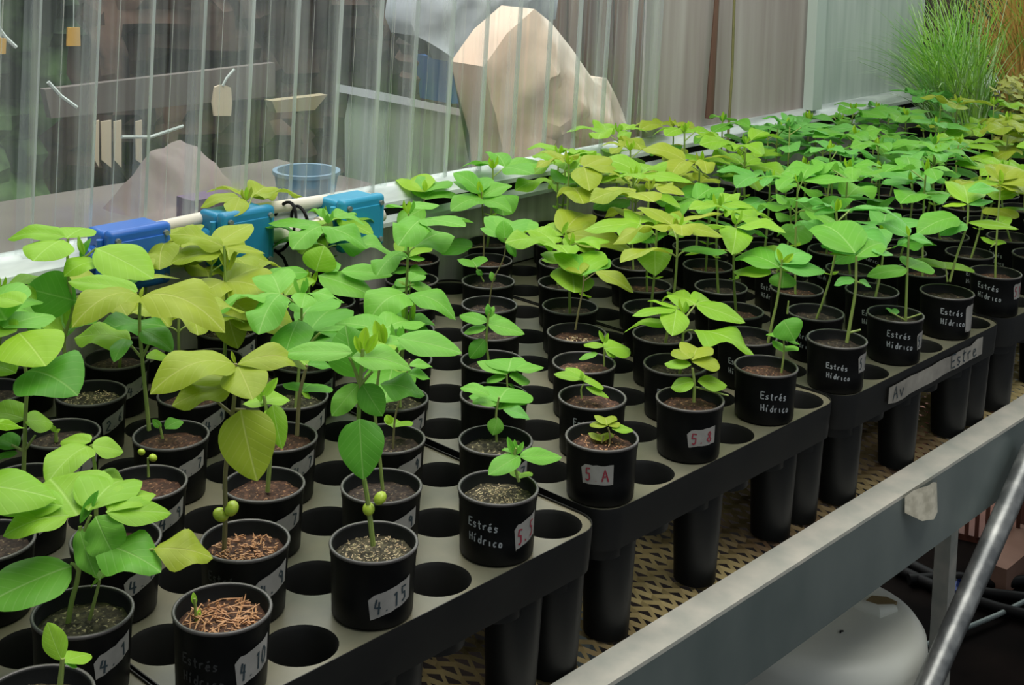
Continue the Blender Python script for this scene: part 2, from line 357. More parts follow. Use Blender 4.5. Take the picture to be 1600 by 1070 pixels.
TR = [((-5.5, 3.9), 0, 'leftmost black seedling tray, its front corner cut off by the photo edge'),
      ((.5, 0), 0, 'second black tray from the left, rounded front corner beside the pot stickered 5.A'),
      ((6.5, 0), 0, 'third black tray from the left, holding the 5.A and 5.8 pots'),
      ((12.5, 0), 0, 'fourth black tray from the left, with a masking tape strip on its front edge'),
      ((18.5, 0), 0, 'fifth black tray from the left, partly below the tall yellowish seedling'),
      ((24.5, 0), 0, 'farthest black seedling tray at the right, next to the green grass tub')]
first = None; ANG = [0, .003, 0, -.005, -.003, 0]
for t, (_, _, lab) in enumerate(TR):
    i0 = [-8, -2, 4, 10, 16, 22][t]
    xa, ya = warp(i0, 4); xb, yb = warp(i0+5, 4)
    r = empty('seedling_tray', ((xa+xb)/2, (ya+yb)/2, 0), lab, 'tray', 'black seedling trays in a row on the bench'); r.rotation_euler.z = ANG[t]
    if first is None:
        mb = MB(); make_tray_top(mb); top = mb.build('cell_plate', [M['tray'], M['tray_top']], r, fix=False)
        mb = MB(); tray_body(mb); body = mb.build('skirt', M['tray'], r)
        legs = []
        for lx in (-2.28, -.22, 1.82, 2.62):
            for ly in (-3.72, 0, 3.5):
                mb = MB(); mb.lathe([(.38, -.3), (.37, -.6), (.31, ZB+.02), (.20, ZB+.02)], 16, (lx, ly*1.08, 0), capb=False); legs.append(mb.build('leg', M['tray'], r))
        first = [top, body]+legs
    else:
        for c in first:
            k = c.copy(); COL.objects.link(k); k.parent = r
# tape strip with writing on the fourth tray

# ------------------------------------------------------------------ handwriting
GL = {'E': [[(1, 1), (0, 1), (0, 0), (1, 0)], [(0, .5), (.8, .52)]], 's': [[(.8, .55), (.3, .6), (.1, .45), (.7, .2), (.5, 0), (0, .05)]],
      't': [[(.4, .95), (.35, .1), (.7, 0)], [(0, .62), (.8, .65)]], 'r': [[(.1, .6), (.15, 0)], [(.15, .4), (.4, .6), (.8, .58)]],
      'e': [[(.1, .3), (.8, .38), (.6, .6), (.2, .55), (.05, .2), (.4, 0), (.85, .1)]], 'H': [[(0, 1), (.05, 0)], [(.9, 1), (.9, 0)], [(0, .5), (.9, .52)]],
      'i': [[(.4, .6), (.45, 0)]], "'": [[(.2, .8), (.6, 1.05)]], 'd': [[(.75, .5), (.3, .58), (.05, .25), (.35, 0), (.75, .15)], [(.8, 1.05), (.8, 0)]],
      'c': [[(.8, .5), (.4, .6), (.05, .3), (.35, 0), (.8, .08)]], 'o': [[(.5, .6), (.1, .4), (.2, .02), (.7, .05), (.8, .4), (.5, .6)]],
      '.': [[(.3, .05), (.42, .0)]], '0': [[(.5, 1), (.1, .7), (.1, .25), (.5, 0), (.85, .3), (.85, .75), (.5, 1)]], '1': [[(.2, .75), (.55, 1), (.55, 0)]],
      '2': [[(.1, .8), (.5, 1), (.8, .7), (.1, 0), (.9, .02)]], '3': [[(.1, .9), (.7, .95), (.4, .55), (.85, .3), (.4, 0), (.1, .1)]], '4': [[(.2, 1), (.05, .45), (.85, .45)], [(.65, .9), (.6, 0)]],
      '5': [[(.85, 1), (.2, 1), (.15, .58), (.7, .6), (.8, .2), (.4, 0), (.1, .08)]], '6': [[(.7, 1), (.2, .6), (.1, .2), (.5, 0), (.8, .25), (.5, .5), (.15, .3)]],
      '7': [[(.1, 1), (.9, 1), (.4, 0)]], '8': [[(.5, .52), (.15, .75), (.5, 1), (.8, .75), (.5, .52), (.1, .25), (.5, 0), (.85, .25), (.5, .52)]],
      '9': [[(.8, .75), (.4, 1), (.15, .7), (.5, .5), (.8, .75), (.75, 0)]], 'A': [[(0, 0), (.45, 1), (.9, 0)], [(.2, .4), (.75, .4)]], 'v': [[(0, .6), (.35, 0), (.8, .6)]], ' ': []}
def write(mb, text, mapf, x0, y0, h, wd, thick, rnd, slope=0):
    x = x0
    for ch in text:
        if ch == "'": x -= wd*.9
        for stx in GL.get(ch, []):
            P = [(x+u*wd*.72+rnd.uniform(-.06, .06)*wd, y0+v*h+rnd.uniform(-.04, .04)*h+slope*(x-x0)) for u, v in stx]
            Q = []
            for k in range(len(P)-1):
                for q in range(3): Q.append((P[k][0]+(P[k+1][0]-P[k][0])*q/3, P[k][1]+(P[k+1][1]-P[k][1])*q/3))
            Q.append(P[-1]); v = []
            for k in range(len(Q)):
                a = Q[max(k-1, 0)]; b = Q[min(k+1, len(Q)-1)]; dx, dy = b[0]-a[0], b[1]-a[1]; l = math.hypot(dx, dy) or 1; nx, ny = -dy/l*thick, dx/l*thick
                v += [mapf(Q[k][0]+nx, Q[k][1]+ny), mapf(Q[k][0]-nx, Q[k][1]-ny)]
            mb.add(v, [(2*k, 2*k+2, 2*k+3, 2*k+1) for k in range(len(Q)-1)], 0, False)
        x += wd
a, b = ony(1388, 600, -.46), ony(1500, 555, -.46)
tape = None

# ------------------------------------------------------------------ pots
PH = .795; PR = .493; PB = .45; SOILZ = .655
def rad(z): return PB+(PR-.015-PB)*max(0, min(1, z/PH))
mb = MB(); mb.lathe([(.30, .035), (.40, .02), (PB-.03, .0), (PB, .03), (rad(.3), .3), (rad(.66), .66), (PR-.012, .68), (PR-.006, PH-.03), (PR, PH-.012), (PR-.006, PH), (PR-.03, PH), (PR-.042, PH-.02), (PR-.05, .5), (.0, .5)], 40)
pot_me = mb.mesh('pot', M['pot']); 
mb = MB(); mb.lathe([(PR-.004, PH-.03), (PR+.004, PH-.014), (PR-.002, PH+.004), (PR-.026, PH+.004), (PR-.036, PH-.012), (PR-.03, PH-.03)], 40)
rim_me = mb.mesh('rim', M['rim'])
def soil_mesh(mt, seed, z):
    rnd = random.Random(seed); mb = MB(); R = PR-.045; vs = [(0, 0, z+.02)]; n = 24; rings = 7
    for r in range(1, rings+1):
        for k in range(n):
            a = 2*PI*k/n; q = R*r/rings; vs.append((q*math.cos(a), q*math.sin(a), z+rnd.uniform(-.018, .022)-.02*(r/rings)**3))
    fs = [(0, 1+k, 1+(k+1) % n) for k in range(n)]+[(1+(r-1)*n+k, 1+r*n+k, 1+r*n+(k+1) % n, 1+(r-1)*n+(k+1) % n) for r in range(1, rings) for k in range(n)]
    mb.add(vs, fs); return mb.mesh('soil', M[mt])
soils = {mt: [soil_mesh(mt, s, SOILZ) for s in (1, 2)] for mt in ('soil', 'soil_r', 'soil_g')}
def grains(root, _n, seed=1, mt='chips', n=50, length=.03, name='grains', cx=0, cy=0, spread=.36, thin=.35, zb=SOILZ):
    rnd = random.Random(seed); mb = MB()
    for _ in range(n):
        a = rnd.uniform(0, 2*PI); r = spread*math.sqrt(rnd.random()); c = Vector((cx+r*math.cos(a), cy+r*math.sin(a), zb+.02+rnd.uniform(0, .03)))
        if math.hypot(c.x, c.y) > .41: continue
        d = Vector((rnd.uniform(-1, 1), rnd.uniform(-1, 1), rnd.uniform(-.4, .4))).normalized()*length*rnd.uniform(.5, 1.3)
        mb.tube([c-d, c+d*.2, c+d], [length*thin*.6, length*thin, length*thin*.4], 4)
    o = mb.build(name, M[mt], root, fix=False); o['kind'] = 'stuff'; return o
def curved(az, r_of):
    def f(u, v):
        r = r_of(v)+.006; a = az+u/r; return Vector((r*math.cos(a), r*math.sin(a), v))
    return f
def sticker(potob, az, zc, w, h, tilt, text, ink, seed, tear=True):
    rnd = random.Random(seed); f = curved(az, rad); mb = MB(); n = 8; v = []
    for i in range(n+1):
        u = -w/2+w*i/n; j = .05*(-1 if i == 0 else 1 if i == n else 0)*w
        v += [f(u+(.12*h if i in (0,) and tear else 0), zc-h/2+tilt*u+rnd.uniform(-.008, .008)), f(u, zc+h/2+tilt*u*.9+rnd.uniform(-.008, .008)-(.05 if i == 0 and tear else 0))]
    mb.add(v, [(2*i, 2*i+2, 2*i+3, 2*i+1) for i in range(n)])
    o = mb.build('sticker', M['paper'], potob, fix=False)
    g = curved(az, lambda z: rad(z)+.005); mb = MB(); k = len(text); wd = w*.8/max(k, 1)
    write(mb, text, g, -w*.36, zc-h*.32-tilt*w*.36, h*.62, wd, .010, rnd, tilt); mb.build('handwriting', M[ink], potob, sharp=0, fix=False)
def scrawl(potob, az, zc, size, seed, ink='ink_w', part=None):
    rnd = random.Random(seed); f = curved(az, rad); mb = MB()
    write(mb, part or "Estre's", f, -size*2.6, zc+.02, size*1.15, size*.78, .0085, rnd, -.10); write(mb, "Hi'drico", f, -size*2.5, zc-size*1.9, size*1.15, size*.74, .0085, rnd, -.10)
    mb.build('handwriting', M[ink], potob, sharp=0, fix=False)
ORD = ['front', 'second', 'third', 'fourth', 'fifth', 'sixth', 'seventh', 'eighth', 'ninth']
TN = ['leftmost tray', 'second tray from left', 'third tray from left', 'fourth tray from left', 'fifth tray from left', 'farthest tray at right']
HAND = {}; LAB = {}; INFO = {}
def exists(i, j):
    return (i+j) % 2 == 0 and 0 <= j <= 8
SKIP = set()
SHORT = {(7, 1): 1.0, (3, 3): .9, (4, 4): 1.2}
HAND = {
 (-4, 0): dict(tint='l', size='small', stems=[[(93, 1078), (96, 1050), (98, 1028)]], leaves=[(97, 1032, 74, 972, dict(m='face', w=.62, s='r')), (98, 1035, 142, 1022, dict(w=.5, s='f')), (97, 1034, 120, 1040, dict(s='f', c='d'))]),
 (-3, 1): dict(tint='l', size='tall', soil='soil_g', stems=[[(104, 992), (112, 940), (121, 905), (126, 860), (125, 822)], [(140, 968), (150, 930), (156, 905)], [(126, 850), (135, 820), (142, 805)], [(122, 890), (116, 882), (110, 880)]],
   leaves=[(99, 790, -14, 786, dict(s='f', w=.42)), (108, 805, 4, 838, dict(w=.55)), (122, 805, 78, 748, dict(s='f', L=1.0, w=.8)), (125, 818, 154, 766, dict(m='up', s='y', w=.35, c='d')), (138, 798, 200, 752, dict(L=.9, w=.6)),
           (165, 800, 268, 802, dict(w=.5, s='f', L=.85)), (150, 806, 182, 872, dict(w=.95, s='w', c='g', m='face')), (152, 850, 252, 894, dict(w=.55, s='w', c='g')), (124, 825, 150, 900, dict(m='face', w=.55, s='w', c='g')),
           (112, 884, -30, 948, dict(w=.62, s='f', c='g', L=1.3)), (240, 858, 333, 872, dict(w=.62, s='w', c='y', n=.1, pet=(124, 868))), (156, 905, 168, 896, dict(w=.5)), (156, 905, 143, 918, dict(w=.5)),
           (170, 800, 240, 772, dict(w=.45, c='l', L=.8))]),
 (-2, 0): dict(tint='l', size='tiny', soil='soil_r', stems=[[(308, 985), (306, 960), (304, 935)]], r=.022, leaves=[(305, 945, 302, 925, dict(m='face', w=.5)), (308, 978, 312, 950, dict(m='face', w=.4, c='n'))]),
 (-2, 2): dict(tint='l', size='mid-height', stems=[[(150, 850), (150, 790), (149, 735), (142, 695)]], r=.03, leaves=[(142, 690, 95, 689, dict(w=.42, s='f', L=.7)), (139, 697, 73, 757, dict(w=.52, L=.95)), (143, 696, 193, 706, dict(w=.78, s='f', L=.7)), (150, 742, 195, 757, dict(w=.6, L=.7))]),
 (-3, 3): dict(tint='l', size='leafless', leaves=[]),
 (-2, 4): dict(tint='l', size='tall', soil='soil_g', stems=[[(36, 760), (38, 700), (40, 640), (42, 590), (30, 535)], [(38, 705), (55, 680)], [(38, 705), (18, 695)]],
   leaves=[(40, 655, -30, 652, dict(w=.55, s='d', L=.9)), (36, 656, 83, 662, dict(w=.9, s='r', L=.65)), (28, 700, -10, 690, dict(w=.4, c='d')), (28, 708, -12, 722, dict(w=.35, c='d')), (30, 520, 72, 572, dict(w=.8, s='f', c='n', L=.8)), (26, 518, -25, 520, dict(w=.6, c='l', L=.8)),
           (5, 512, 82, 492, dict(w=.5, c='g', s='f', L=.95)), (10, 500, -30, 470, dict(w=.6, c='g')), (36, 474, -10, 464, dict(w=.5, c='l', s='f', L=.6)), (42, 580, 122, 618, dict(w=.85, c='d', s='d', L=1.0, n=.15)), (25, 583, -20, 576, dict(w=.5, c='l', L=.6))]),
 (-1, 5): dict(tint='l', size='stubby', soil='soil', stems=[[(88, 690), (87, 674)]], leaves=[(87, 674, 80, 664, dict(m='face', w=.7)), (87, 676, 94, 670, dict(m='face', w=.7, c='n'))]),
 (0, 6): dict(tint='l', size='tallest leftmost', soil='soil_g', stems=[[(112, 612), (100, 545), (104, 515), (114, 478), (106, 430), (106, 372)], [(106, 415), (128, 405), (150, 388)], [(102, 520), (90, 500)]],
   leaves=[(102, 370, 12, 374, dict(w=.38, s='d', L=.9)), (104, 372, 134, 356, dict(w=.8, L=.6, s='f')), (98, 374, 52, 408, dict(w=.85, s='r', L=.7)), (125, 402, 142, 372, dict(m='up', w=.4, c='d')), (132, 400, 122, 368, dict(m='up', w=.35)), (150, 388, 240, 436, dict(w=.6, s='f', L=1.0)),
           (152, 408, 100, 432, dict(w=.75, c='l')), (120, 470, 40, 450, dict(w=.95, c='d', s='r', L=.95, m='face')), (104, 512, 134, 470, dict(m='face', w=.75, c='l')), (108, 517, 150, 498, dict(w=.4, c='g'))]),
 (-1, 3): dict(tint='l', size='tiny', soil='soil_r', stems=[[(232, 745), (231, 715)]], r=.02, leaves=[(221, 706, 214, 700, dict(m='ball', R=.045)), (239, 715, 248, 712, dict(m='ball', R=.05))]),
 (0, 4): dict(tint='y', size='tall wide-leaved', soil='soil_r', stems=[[(233, 672), (229, 630), (223, 570), (218, 510), (219, 468)], [(254, 685), (250, 665)], [(222, 560), (205, 540)], [(222, 560), (236, 530)]],
   leaves=[(218, 462, 112, 512, dict(w=.50, s='a', L=1.05)), (220, 464, 352, 520, dict(w=.48, s='a', L=1.3)), (216, 455, 106, 440, dict(w=.35, s='f', c='l', L=1.0)), (205, 532, 116, 528, dict(w=.52, c='l', L=.8, s='w')), (222, 516, 270, 550, dict(w=.5, c='d', L=.6)), (228, 560, 268, 560, dict(w=.5, c='l', L=.4)),
           (252, 668, 238, 655, dict(m='face', w=.6, c='g')), (258, 670, 286, 658, dict(w=.7, c='g', L=.28)), (219, 466, 224, 448, dict(m='up', w=.4)), (200, 530, 178, 566, dict(w=.4, c='d'))]),
 (-1, 1): dict(tint='y', size='tall drooping', soil='soil_r', sm='stem_b', stems=[[(350, 868), (352, 800), (352, 740), (362, 660), (367, 610), (368, 568)], [(352, 805), (356, 795)], [(366, 650), (345, 632), (337, 624)], [(366, 640), (384, 640)]],
   leaves=[(368, 570, 234, 616, dict(w=.52, s='a', L=1.15)), (364, 592, 246, 596, dict(w=.40, s='d', L=1.0)), (362, 606, 268, 634, dict(w=.5, s='w', L=.8)), (370, 570, 480, 576, dict(w=.42, s='a', L=.95)), (372, 572, 395, 624, dict(w=.7, s='f', L=.6)), (376, 640, 402, 752, dict(m='face', w=.82, s='h', c='y', n=.25)), (426, 632, 441, 702, dict(m='face', w=.50, s='h', c='l', n=.1)),
           (345, 804, 336, 803, dict(m='ball', R=.08)), (362, 794, 372, 785, dict(m='ball', R=.08)), (368, 568, 362, 548, dict(m='up', w=.35, s='y'))]),
 (0, 2): dict(tint='l', size='hidden short', soil='soil_r', stems=[[(418, 768), (422, 700), (416, 640), (412, 618)]], leaves=[(410, 622, 434, 590, dict(m='up', s='y', w=.45)), (408, 628, 402, 600, dict(m='up', s='y', w=.5)), (408, 630, 452, 624, dict(w=.6, L=.45)), (412, 634, 385, 628, dict(w=.6, L=.4)), (415, 640, 446, 665, dict(w=.5, L=.4))]),
 (1, 3): dict(tint='l', size='thin bent', soil='soil_r', sm='stem_b', stems=[[(464, 680), (468, 620), (474, 590), (480, 570)]], leaves=[(472, 612, 490, 600, dict(w=.9, s='r', c='d')), (470, 610, 486, 622, dict(w=.6, s='r', c='l')), (480, 570, 440, 560, dict(w=.5)), (480, 570, 520, 575, dict(w=.5, c='d'))]),
 (2, 6): dict(tint='y', size='tallest', soil='soil', stems=[[(350, 570), (354, 490), (352, 430), (350, 384)], [(352, 440), (392, 455)], [(352, 470), (320, 480)]],
   leaves=[(350, 386, 264, 366, dict(w=.48, s='w', L=.85)), (335, 384, 394, 350, dict(w=.5, s='f', L=.9)), (346, 396, 266, 412, dict(w=.52, s='d', L=.85)), (352, 386, 414, 396, dict(w=.28, s='f', L=.6)), (356, 424, 352, 388, dict(m='up', s='y', w=.25)), (358, 424, 372, 386, dict(m='up', s='y', w=.25)), (354, 420, 342, 388, dict(m='up', s='y', w=.25)),
           (352, 440, 296, 486, dict(w=.62, L=.9)), (354, 440, 442, 470, dict(w=.6, L=1.0)), (356, 480, 460, 525, dict(w=.6, L=1.15)), (352, 478, 372, 545, dict(m='face', w=.8, c='y', s='h')), (354, 446, 412, 420, dict(w=.5, L=.9)), (350, 470, 396, 500, dict(w=.8, L=.8)), (354, 500, 452, 478, dict(w=.5, c='l', L=1.0))]),
 (4, 6): dict(tint='g', size='tall round-leaved', soil='soil', stems=[[(484, 520), (484, 490), (482, 455), (486, 426)], [(494, 516), (492, 480)]],
   leaves=[(494, 424, 507, 384, dict(m='face', w=1.35, s='h', c='l')), (482, 426, 400, 447, dict(w=.42, L=.85)), (497, 430, 586, 464, dict(w=.5, L=.95, s='f')), (532, 424, 614, 430, dict(w=.42, L=.8, s='f')), (484, 450, 480, 420, dict(m='up', s='y', w=.35, c='n')), (488, 448, 496, 422, dict(m='up', s='y', w=.35, c='n')), (480, 432, 446, 462, dict(w=.7, c='l', L=.7)), (528, 424, 500, 418, dict(w=.4)), (488, 455, 520, 470, dict(w=.5, c='l', L=.5))]),
 (3, 5): dict(tint='g', size='broad dark-leaved', soil='soil', stems=[[(478, 572), (484, 540), (500, 520)]], leaves=[(560, 545, 478, 524, dict(w=.65, c='d', L=.95)), (500, 520, 556, 510, dict(w=.9, c='d', s='r', L=.75)), (500, 530, 540, 560, dict(w=.6, c='d')), (482, 520, 530, 486, dict(w=.6, c='d')), (486, 540, 440, 516, dict(w=.6, c='g', L=.6))]),
 (0, 0): dict(tint='g', size='tall', soil='soil_g', sm='stem', r=.036, stems=[[(583, 852), (577, 800), (572, 765), (560, 690), (562, 620), (567, 545)], [(562, 600), (552, 570), (545, 558)], [(564, 600), (582, 580)]],
   leaves=[(551, 551, 440, 552, dict(w=.36, s='f', L=.85)), (548, 558, 643, 578, dict(w=.48, s='d', L=.9)), (562, 654, 568, 750, dict(m='face', w=.80, s='h', c='d', n=.2)), (560, 600, 518, 650, dict(m='face', w=.6, s='w', c='g')), (556, 590, 540, 508, dict(w=.9, c='d', L=.8, m='face', n=-.35)), (566, 600, 598, 650, dict(m='face', w=.75, c='d')),
           (566, 553, 572, 510, dict(m='up', s='y', w=.5, c='n')), (566, 553, 554, 524, dict(m='up', s='y', w=.45, c='n')), (572, 553, 590, 520, dict(m='up', s='y', w=.5, c='n')), (576, 795, 576, 790, dict(m='ball', R=.068)), (594, 778, 594, 770, dict(m='ball', R=.072)), (572, 556, 612, 542, dict(w=.5, L=.6, c='l'))]),
 (1, 1): dict(tint='g', size='bushy', soil='soil', stems=[[(598, 765), (590, 680), (586, 640), (593, 575), (598, 540)]], r=.026,
   leaves=[(620, 528, 722, 552, dict(w=.48, s='f', L=.95, c='g')), (598, 540, 640, 530, dict(w=.5, s='f')), (598, 540, 586, 500, dict(m='up', s='y', w=.5, c='n')), (600, 540, 598, 505, dict(m='up', s='y', w=.5, c='n')), (594, 600, 664, 618, dict(w=.6, c='d', L=.8, s='w')), (598, 540, 556, 522, dict(w=.6, L=.7)), (596, 560, 628, 580, dict(w=.5, c='d'))]),
 (2, 2): dict(tint='l', size='spindly', soil='soil', sm='stem_b', r=.018, stems=[[(614, 705), (616, 665), (620, 640), (634, 590), (640, 560)]], leaves=[(612, 662, 603, 648, dict(m='face', w=.8, c='n')), (614, 668, 630, 662, dict(w=.7, c='l')), (640, 572, 676, 574, dict(w=.42, L=.4, c='g')), (640, 585, 672, 592, dict(w=.6, L=.42, c='g')), (638, 580, 606, 570, dict(w=.5, L=.4))]),
 (4, 4): dict(tint='g', size='broad-winged', soil='soil', stems=[[(628, 560), (632, 520), (637, 470)], [(640, 520), (642, 480)]], leaves=[(638, 462, 574, 506, dict(w=.75, s='a', L=.85)), (637, 461, 712, 500, dict(w=.44, s='a', L=.85)), (636, 512, 630, 470, dict(m='up', s='y', w=.3, c='l')), (640, 512, 648, 472, dict(m='up', s='y', w=.3, c='l')), (636, 500, 680, 508, dict(w=.5, c='d', L=.6)), (634, 512, 676, 530, dict(w=.5, c='d', L=.6)), (632, 510, 590, 530, dict(w=.5, c='g', L=.6)), (634, 505, 600, 490, dict(w=.5, c='d', L=.5))]),
 (6, 6): dict(tint='g', size='small', soil='soil', stems=[[(640, 478), (640, 455), (642, 440)]], r=.02, leaves=[(640, 446, 674, 450, dict(w=.8, s='r', L=.45)), (640, 446, 620, 436, dict(w=.8, s='r', L=.35)), (642, 450, 604, 458, dict(w=.5)), (642, 440, 660, 430, dict(w=.7, L=.4))]),
 (7, 7): dict(tint='g', size='small', soil='soil', stems=[[(640, 440), (637, 415), (637, 400)]], r=.02, leaves=[(638, 402, 610, 398, dict(w=.6, s='r', L=.4)), (638, 404, 664, 404, dict(w=.5, s='f', L=.4)), (638, 402, 634, 385, dict(m='up', w=.7)), (638, 402, 652, 390, dict(w=.6, c='l')), (640, 424, 668, 428, dict(w=.7, c='d', L=.4)), (638, 424, 612, 428, dict(w=.6, c='d', L=.4))]),
 (8, 8): dict(tint='g', size='slim dark-stemmed', soil='soil_r', sm='stem_b', r=.022, stems=[[(654, 405), (657, 380), (660, 350), (663, 310)]], leaves=[(663, 325, 622, 352, dict(w=.75, L=.65, s='r', c='g')), (664, 300, 634, 284, dict(w=.5, c='n')), (664, 300, 692, 290, dict(w=.5, c='g')), (664, 312, 688, 306, dict(w=.8, c='g')), (656, 372, 644, 367, dict(w=.5, c='y')), (656, 373, 672, 369, dict(w=.5, c='y')), (664, 300, 664, 280, dict(m='up', w=.5, c='n'))]),
 (2, 0): dict(tint='g', size='small leaning', soil='soil_g', r=.024, stems=[[(811, 752), (806, 735), (804, 712), (806, 700)]], leaves=[(812, 712, 763, 742, dict(w=.52, s='f', L=.55)), (812, 714, 878, 714, dict(w=.42, s='f', L=.6)), (804, 712, 793, 682, dict(m='up', s='y', w=.4)), (806, 710, 804, 686, dict(m='up', s='y', w=.4)), (808, 710, 818, 690, dict(m='up', s='y', w=.45)), (808, 706, 790, 704, dict(w=.5)), (811, 748, 816, 742, dict(w=.6, c='l'))]),
 (3, 1): dict(tint='g', size='six-leaved', soil='soil_g', r=.022, stems=[[(776, 690), (775, 660), (776, 640), (780, 620)]], leaves=[(778, 652, 770, 680, dict(m='face', w=.95, s='r')), (786, 640, 828, 655, dict(w=.5, L=.45, c='c')), (765, 618, 719, 606, dict(w=.42, L=.45)), (778, 632, 738, 628, dict(w=.5, L=.4)), (778, 628, 798, 606, dict(w=.75, s='r')), (776, 630, 760, 608, dict(w=.6, s='r')), (780, 640, 796, 622, dict(w=.7))]),
 (4, 2): dict(tint='g', size='five-leaved', soil='soil', r=.02, stems=[[(798, 625), (793, 605), (792, 585)]], leaves=[(790, 590, 761, 592, dict(w=.65, s='r', L=.38)), (794, 580, 800, 560, dict(w=1.2, s='r', L=.5)), (806, 578, 850, 574, dict(w=.38, s='f', L=.45)), (796, 588, 828, 595, dict(w=.7, s='r', L=.4)), (790, 585, 778, 570, dict(w=.8)), (793, 600, 806, 610, dict(w=.4, c='d'))]),
 (5, 3): dict(tint='g', size='layered', soil='soil', r=.026, stems=[[(764, 570), (760, 535), (762, 505), (764, 490)]], leaves=[(758, 530, 734, 560, dict(m='face', w=.75, s='r', c='d')), (760, 504, 718, 492, dict(w=.5, s='f', L=.5)), (760, 512, 724, 520, dict(w=.5, s='f', L=.5)), (762, 506, 820, 522, dict(w=.5, s='f', L=.6)), (764, 508, 796, 500, dict(w=.5, L=.5)), (764, 496, 762, 474, dict(m='up', w=.6, c='d')), (764, 496, 772, 478, dict(m='up', w=.6, c='g'))]),
 (6, 4): dict(tint='g', size='leafless', leaves=[]),
 (7, 5): dict(tint='g', size='thread-thin', soil='soil', sm='stem_b', r=.016, stems=[[(764, 480), (770, 440), (782, 415), (789, 395), (790, 372)]], leaves=[(771, 440, 767, 424, dict(m='face', w=.6)), (790, 380, 786, 344, dict(m='face', w=.8, s='r')), (790, 372, 770, 362, dict(w=.6)), (792, 378, 806, 402, dict(m='face', w=.5, c='d')), (790, 372, 812, 352, dict(w=.6)), (790, 372, 800, 350, dict(w=.6))]),
 (8, 6): dict(tint='g', size='short', soil='soil', r=.018, stems=[[(756, 440), (748, 425), (742, 415)]], leaves=[(745, 418, 732, 410, dict(w=.6)), (744, 422, 754, 430, dict(m='face', w=.7, c='d'))]),
 (9, 7): dict(tint='g', size='tall slender', soil='soil_r', r=.022, sm='stem_b', stems=[[(755, 410), (756, 370), (754, 330), (753, 300)], [(755, 385), (735, 388)]], leaves=[(738, 386, 686, 386, dict(w=.75, s='r', c='d', L=.75)), (753, 310, 704, 330, dict(w=.6, c='g', L=.8)), (752, 302, 708, 270, dict(w=.6, c='g', L=.7)), (754, 308, 800, 290, dict(w=.5, L=.7)), (754, 312, 800, 332, dict(w=.5, L=.7)), (752, 312, 748, 282, dict(m='up', s='y', w=.4, c='n')), (752, 300, 730, 290, dict(w=.6))]),
 (4, 0): dict(tint='y', size='tiny', soil='soil_r', sm='stem_b', r=.018, stems=[[(952, 696), (953, 680), (950, 668)], [(940, 692), (944, 680)]], leaves=[(950, 665, 922, 662, dict(w=.5, s='f', L=.35)), (952, 666, 968, 660, dict(w=.5, s='f', L=.25)), (956, 670, 990, 672, dict(w=.42, s='f', L=.35, c='l')), (942, 690, 936, 682, dict(w=.6)), (948, 664, 944, 655, dict(w=.5))]),
 (5, 1): dict(tint='l', size='little', soil='soil_r', r=.018, stems=[[(909, 622), (908, 608), (912, 600)]], leaves=[(908, 592, 865, 584, dict(w=.4, s='f', L=.42)), (912, 594, 884, 574, dict(w=.45, s='f', L=.42)), (912, 596, 930, 594, dict(w=1.4, s='r', L=.3)), (915, 604, 952, 622, dict(w=.3, s='f', L=.42)), (910, 594, 908, 580, dict(m='up', w=.5))]),
 (6, 2): dict(tint='l', size='low fan-leaved', soil='soil_r', r=.02, stems=[[(944, 572), (944, 556), (944, 545)]], leaves=[(942, 542, 912, 538, dict(w=.4, s='f', L=.42)), (944, 545, 984, 545, dict(w=.8, s='r', L=.5)), (934, 552, 904, 562, dict(w=.4, s='f', L=.36, c='g')), (944, 536, 936, 516, dict(m='up', s='y', w=.4)), (946, 536, 950, 520, dict(m='up', s='y', w=.45)), (946, 545, 962, 558, dict(w=.7, s='r'))]),
 (7, 3): dict(tint='y', size='tall thin', soil='soil_r', sm='stem_b', r=.02, stems=[[(899, 515), (905, 480), (911, 450), (912, 430)], [(911, 440), (930, 426)]], leaves=[(930, 424, 990, 458, dict(w=.36, s='d', L=.75)), (908, 428, 884, 410, dict(w=.4)), (912, 430, 926, 410, dict(w=.5, c='g')), (908, 462, 920, 466, dict(w=.5, c='n')), (914, 432, 900, 400, dict(w=.6, c='l'))]),
 (9, 5): dict(tint='l', size='wide', soil='soil', stems=[[(872, 445), (875, 410), (878, 375)]], leaves=[(906, 405, 846, 406, dict(w=.42, s='f', L=.65)), (878, 372, 850, 384, dict(w=.6, L=.7)), (880, 370, 958, 378, dict(w=.6, L=.8, c='y')), (880, 368, 990, 396, dict(w=.4, L=1.1, c='y')), (880, 365, 918, 336, dict(w=.5, c='y')), (882, 370, 928, 398, dict(w=.7, c='l', L=.7)), (878, 366, 888, 346, dict(m='up', s='y', w=.4)), (880, 368, 840, 360, dict(w=.5))]),
 (6, 0): dict(tint='y', size='short round-leaved', soil='soil_r', r=.03, stems=[[(1084, 628), (1085, 600), (1082, 575)], [(1088, 605), (1138, 618)]], leaves=[(1080, 570, 1038, 568, dict(w=.5, s='r', L=.42, c='l')), (1080, 560, 1052, 546, dict(w=.6, s='r', L=.45)), (1082, 566, 1120, 562, dict(w=.85, s='r', L=.5)), (1086, 596, 1048, 606, dict(w=.75, s='r', L=.42, c='l')), (1090, 596, 1136, 602, dict(w=.62, s='r', L=.46, c='l')), (1082, 562, 1092, 546, dict(w=.5))]),
 (8, 0): dict(tint='g', size='heart-leaved', soil='soil_r', r=.02, stems=[[(1221, 582), (1225, 550), (1224, 525)]], leaves=[(1224, 500, 1242, 532, dict(m='face', w=1.45, s='h', c='d')), (1224, 526, 1198, 522, dict(w=.35, s='f', c='g')), (1226, 530, 1250, 538, dict(w=.35, s='f', c='g')), (1223, 550, 1229, 544, dict(w=.6))]),
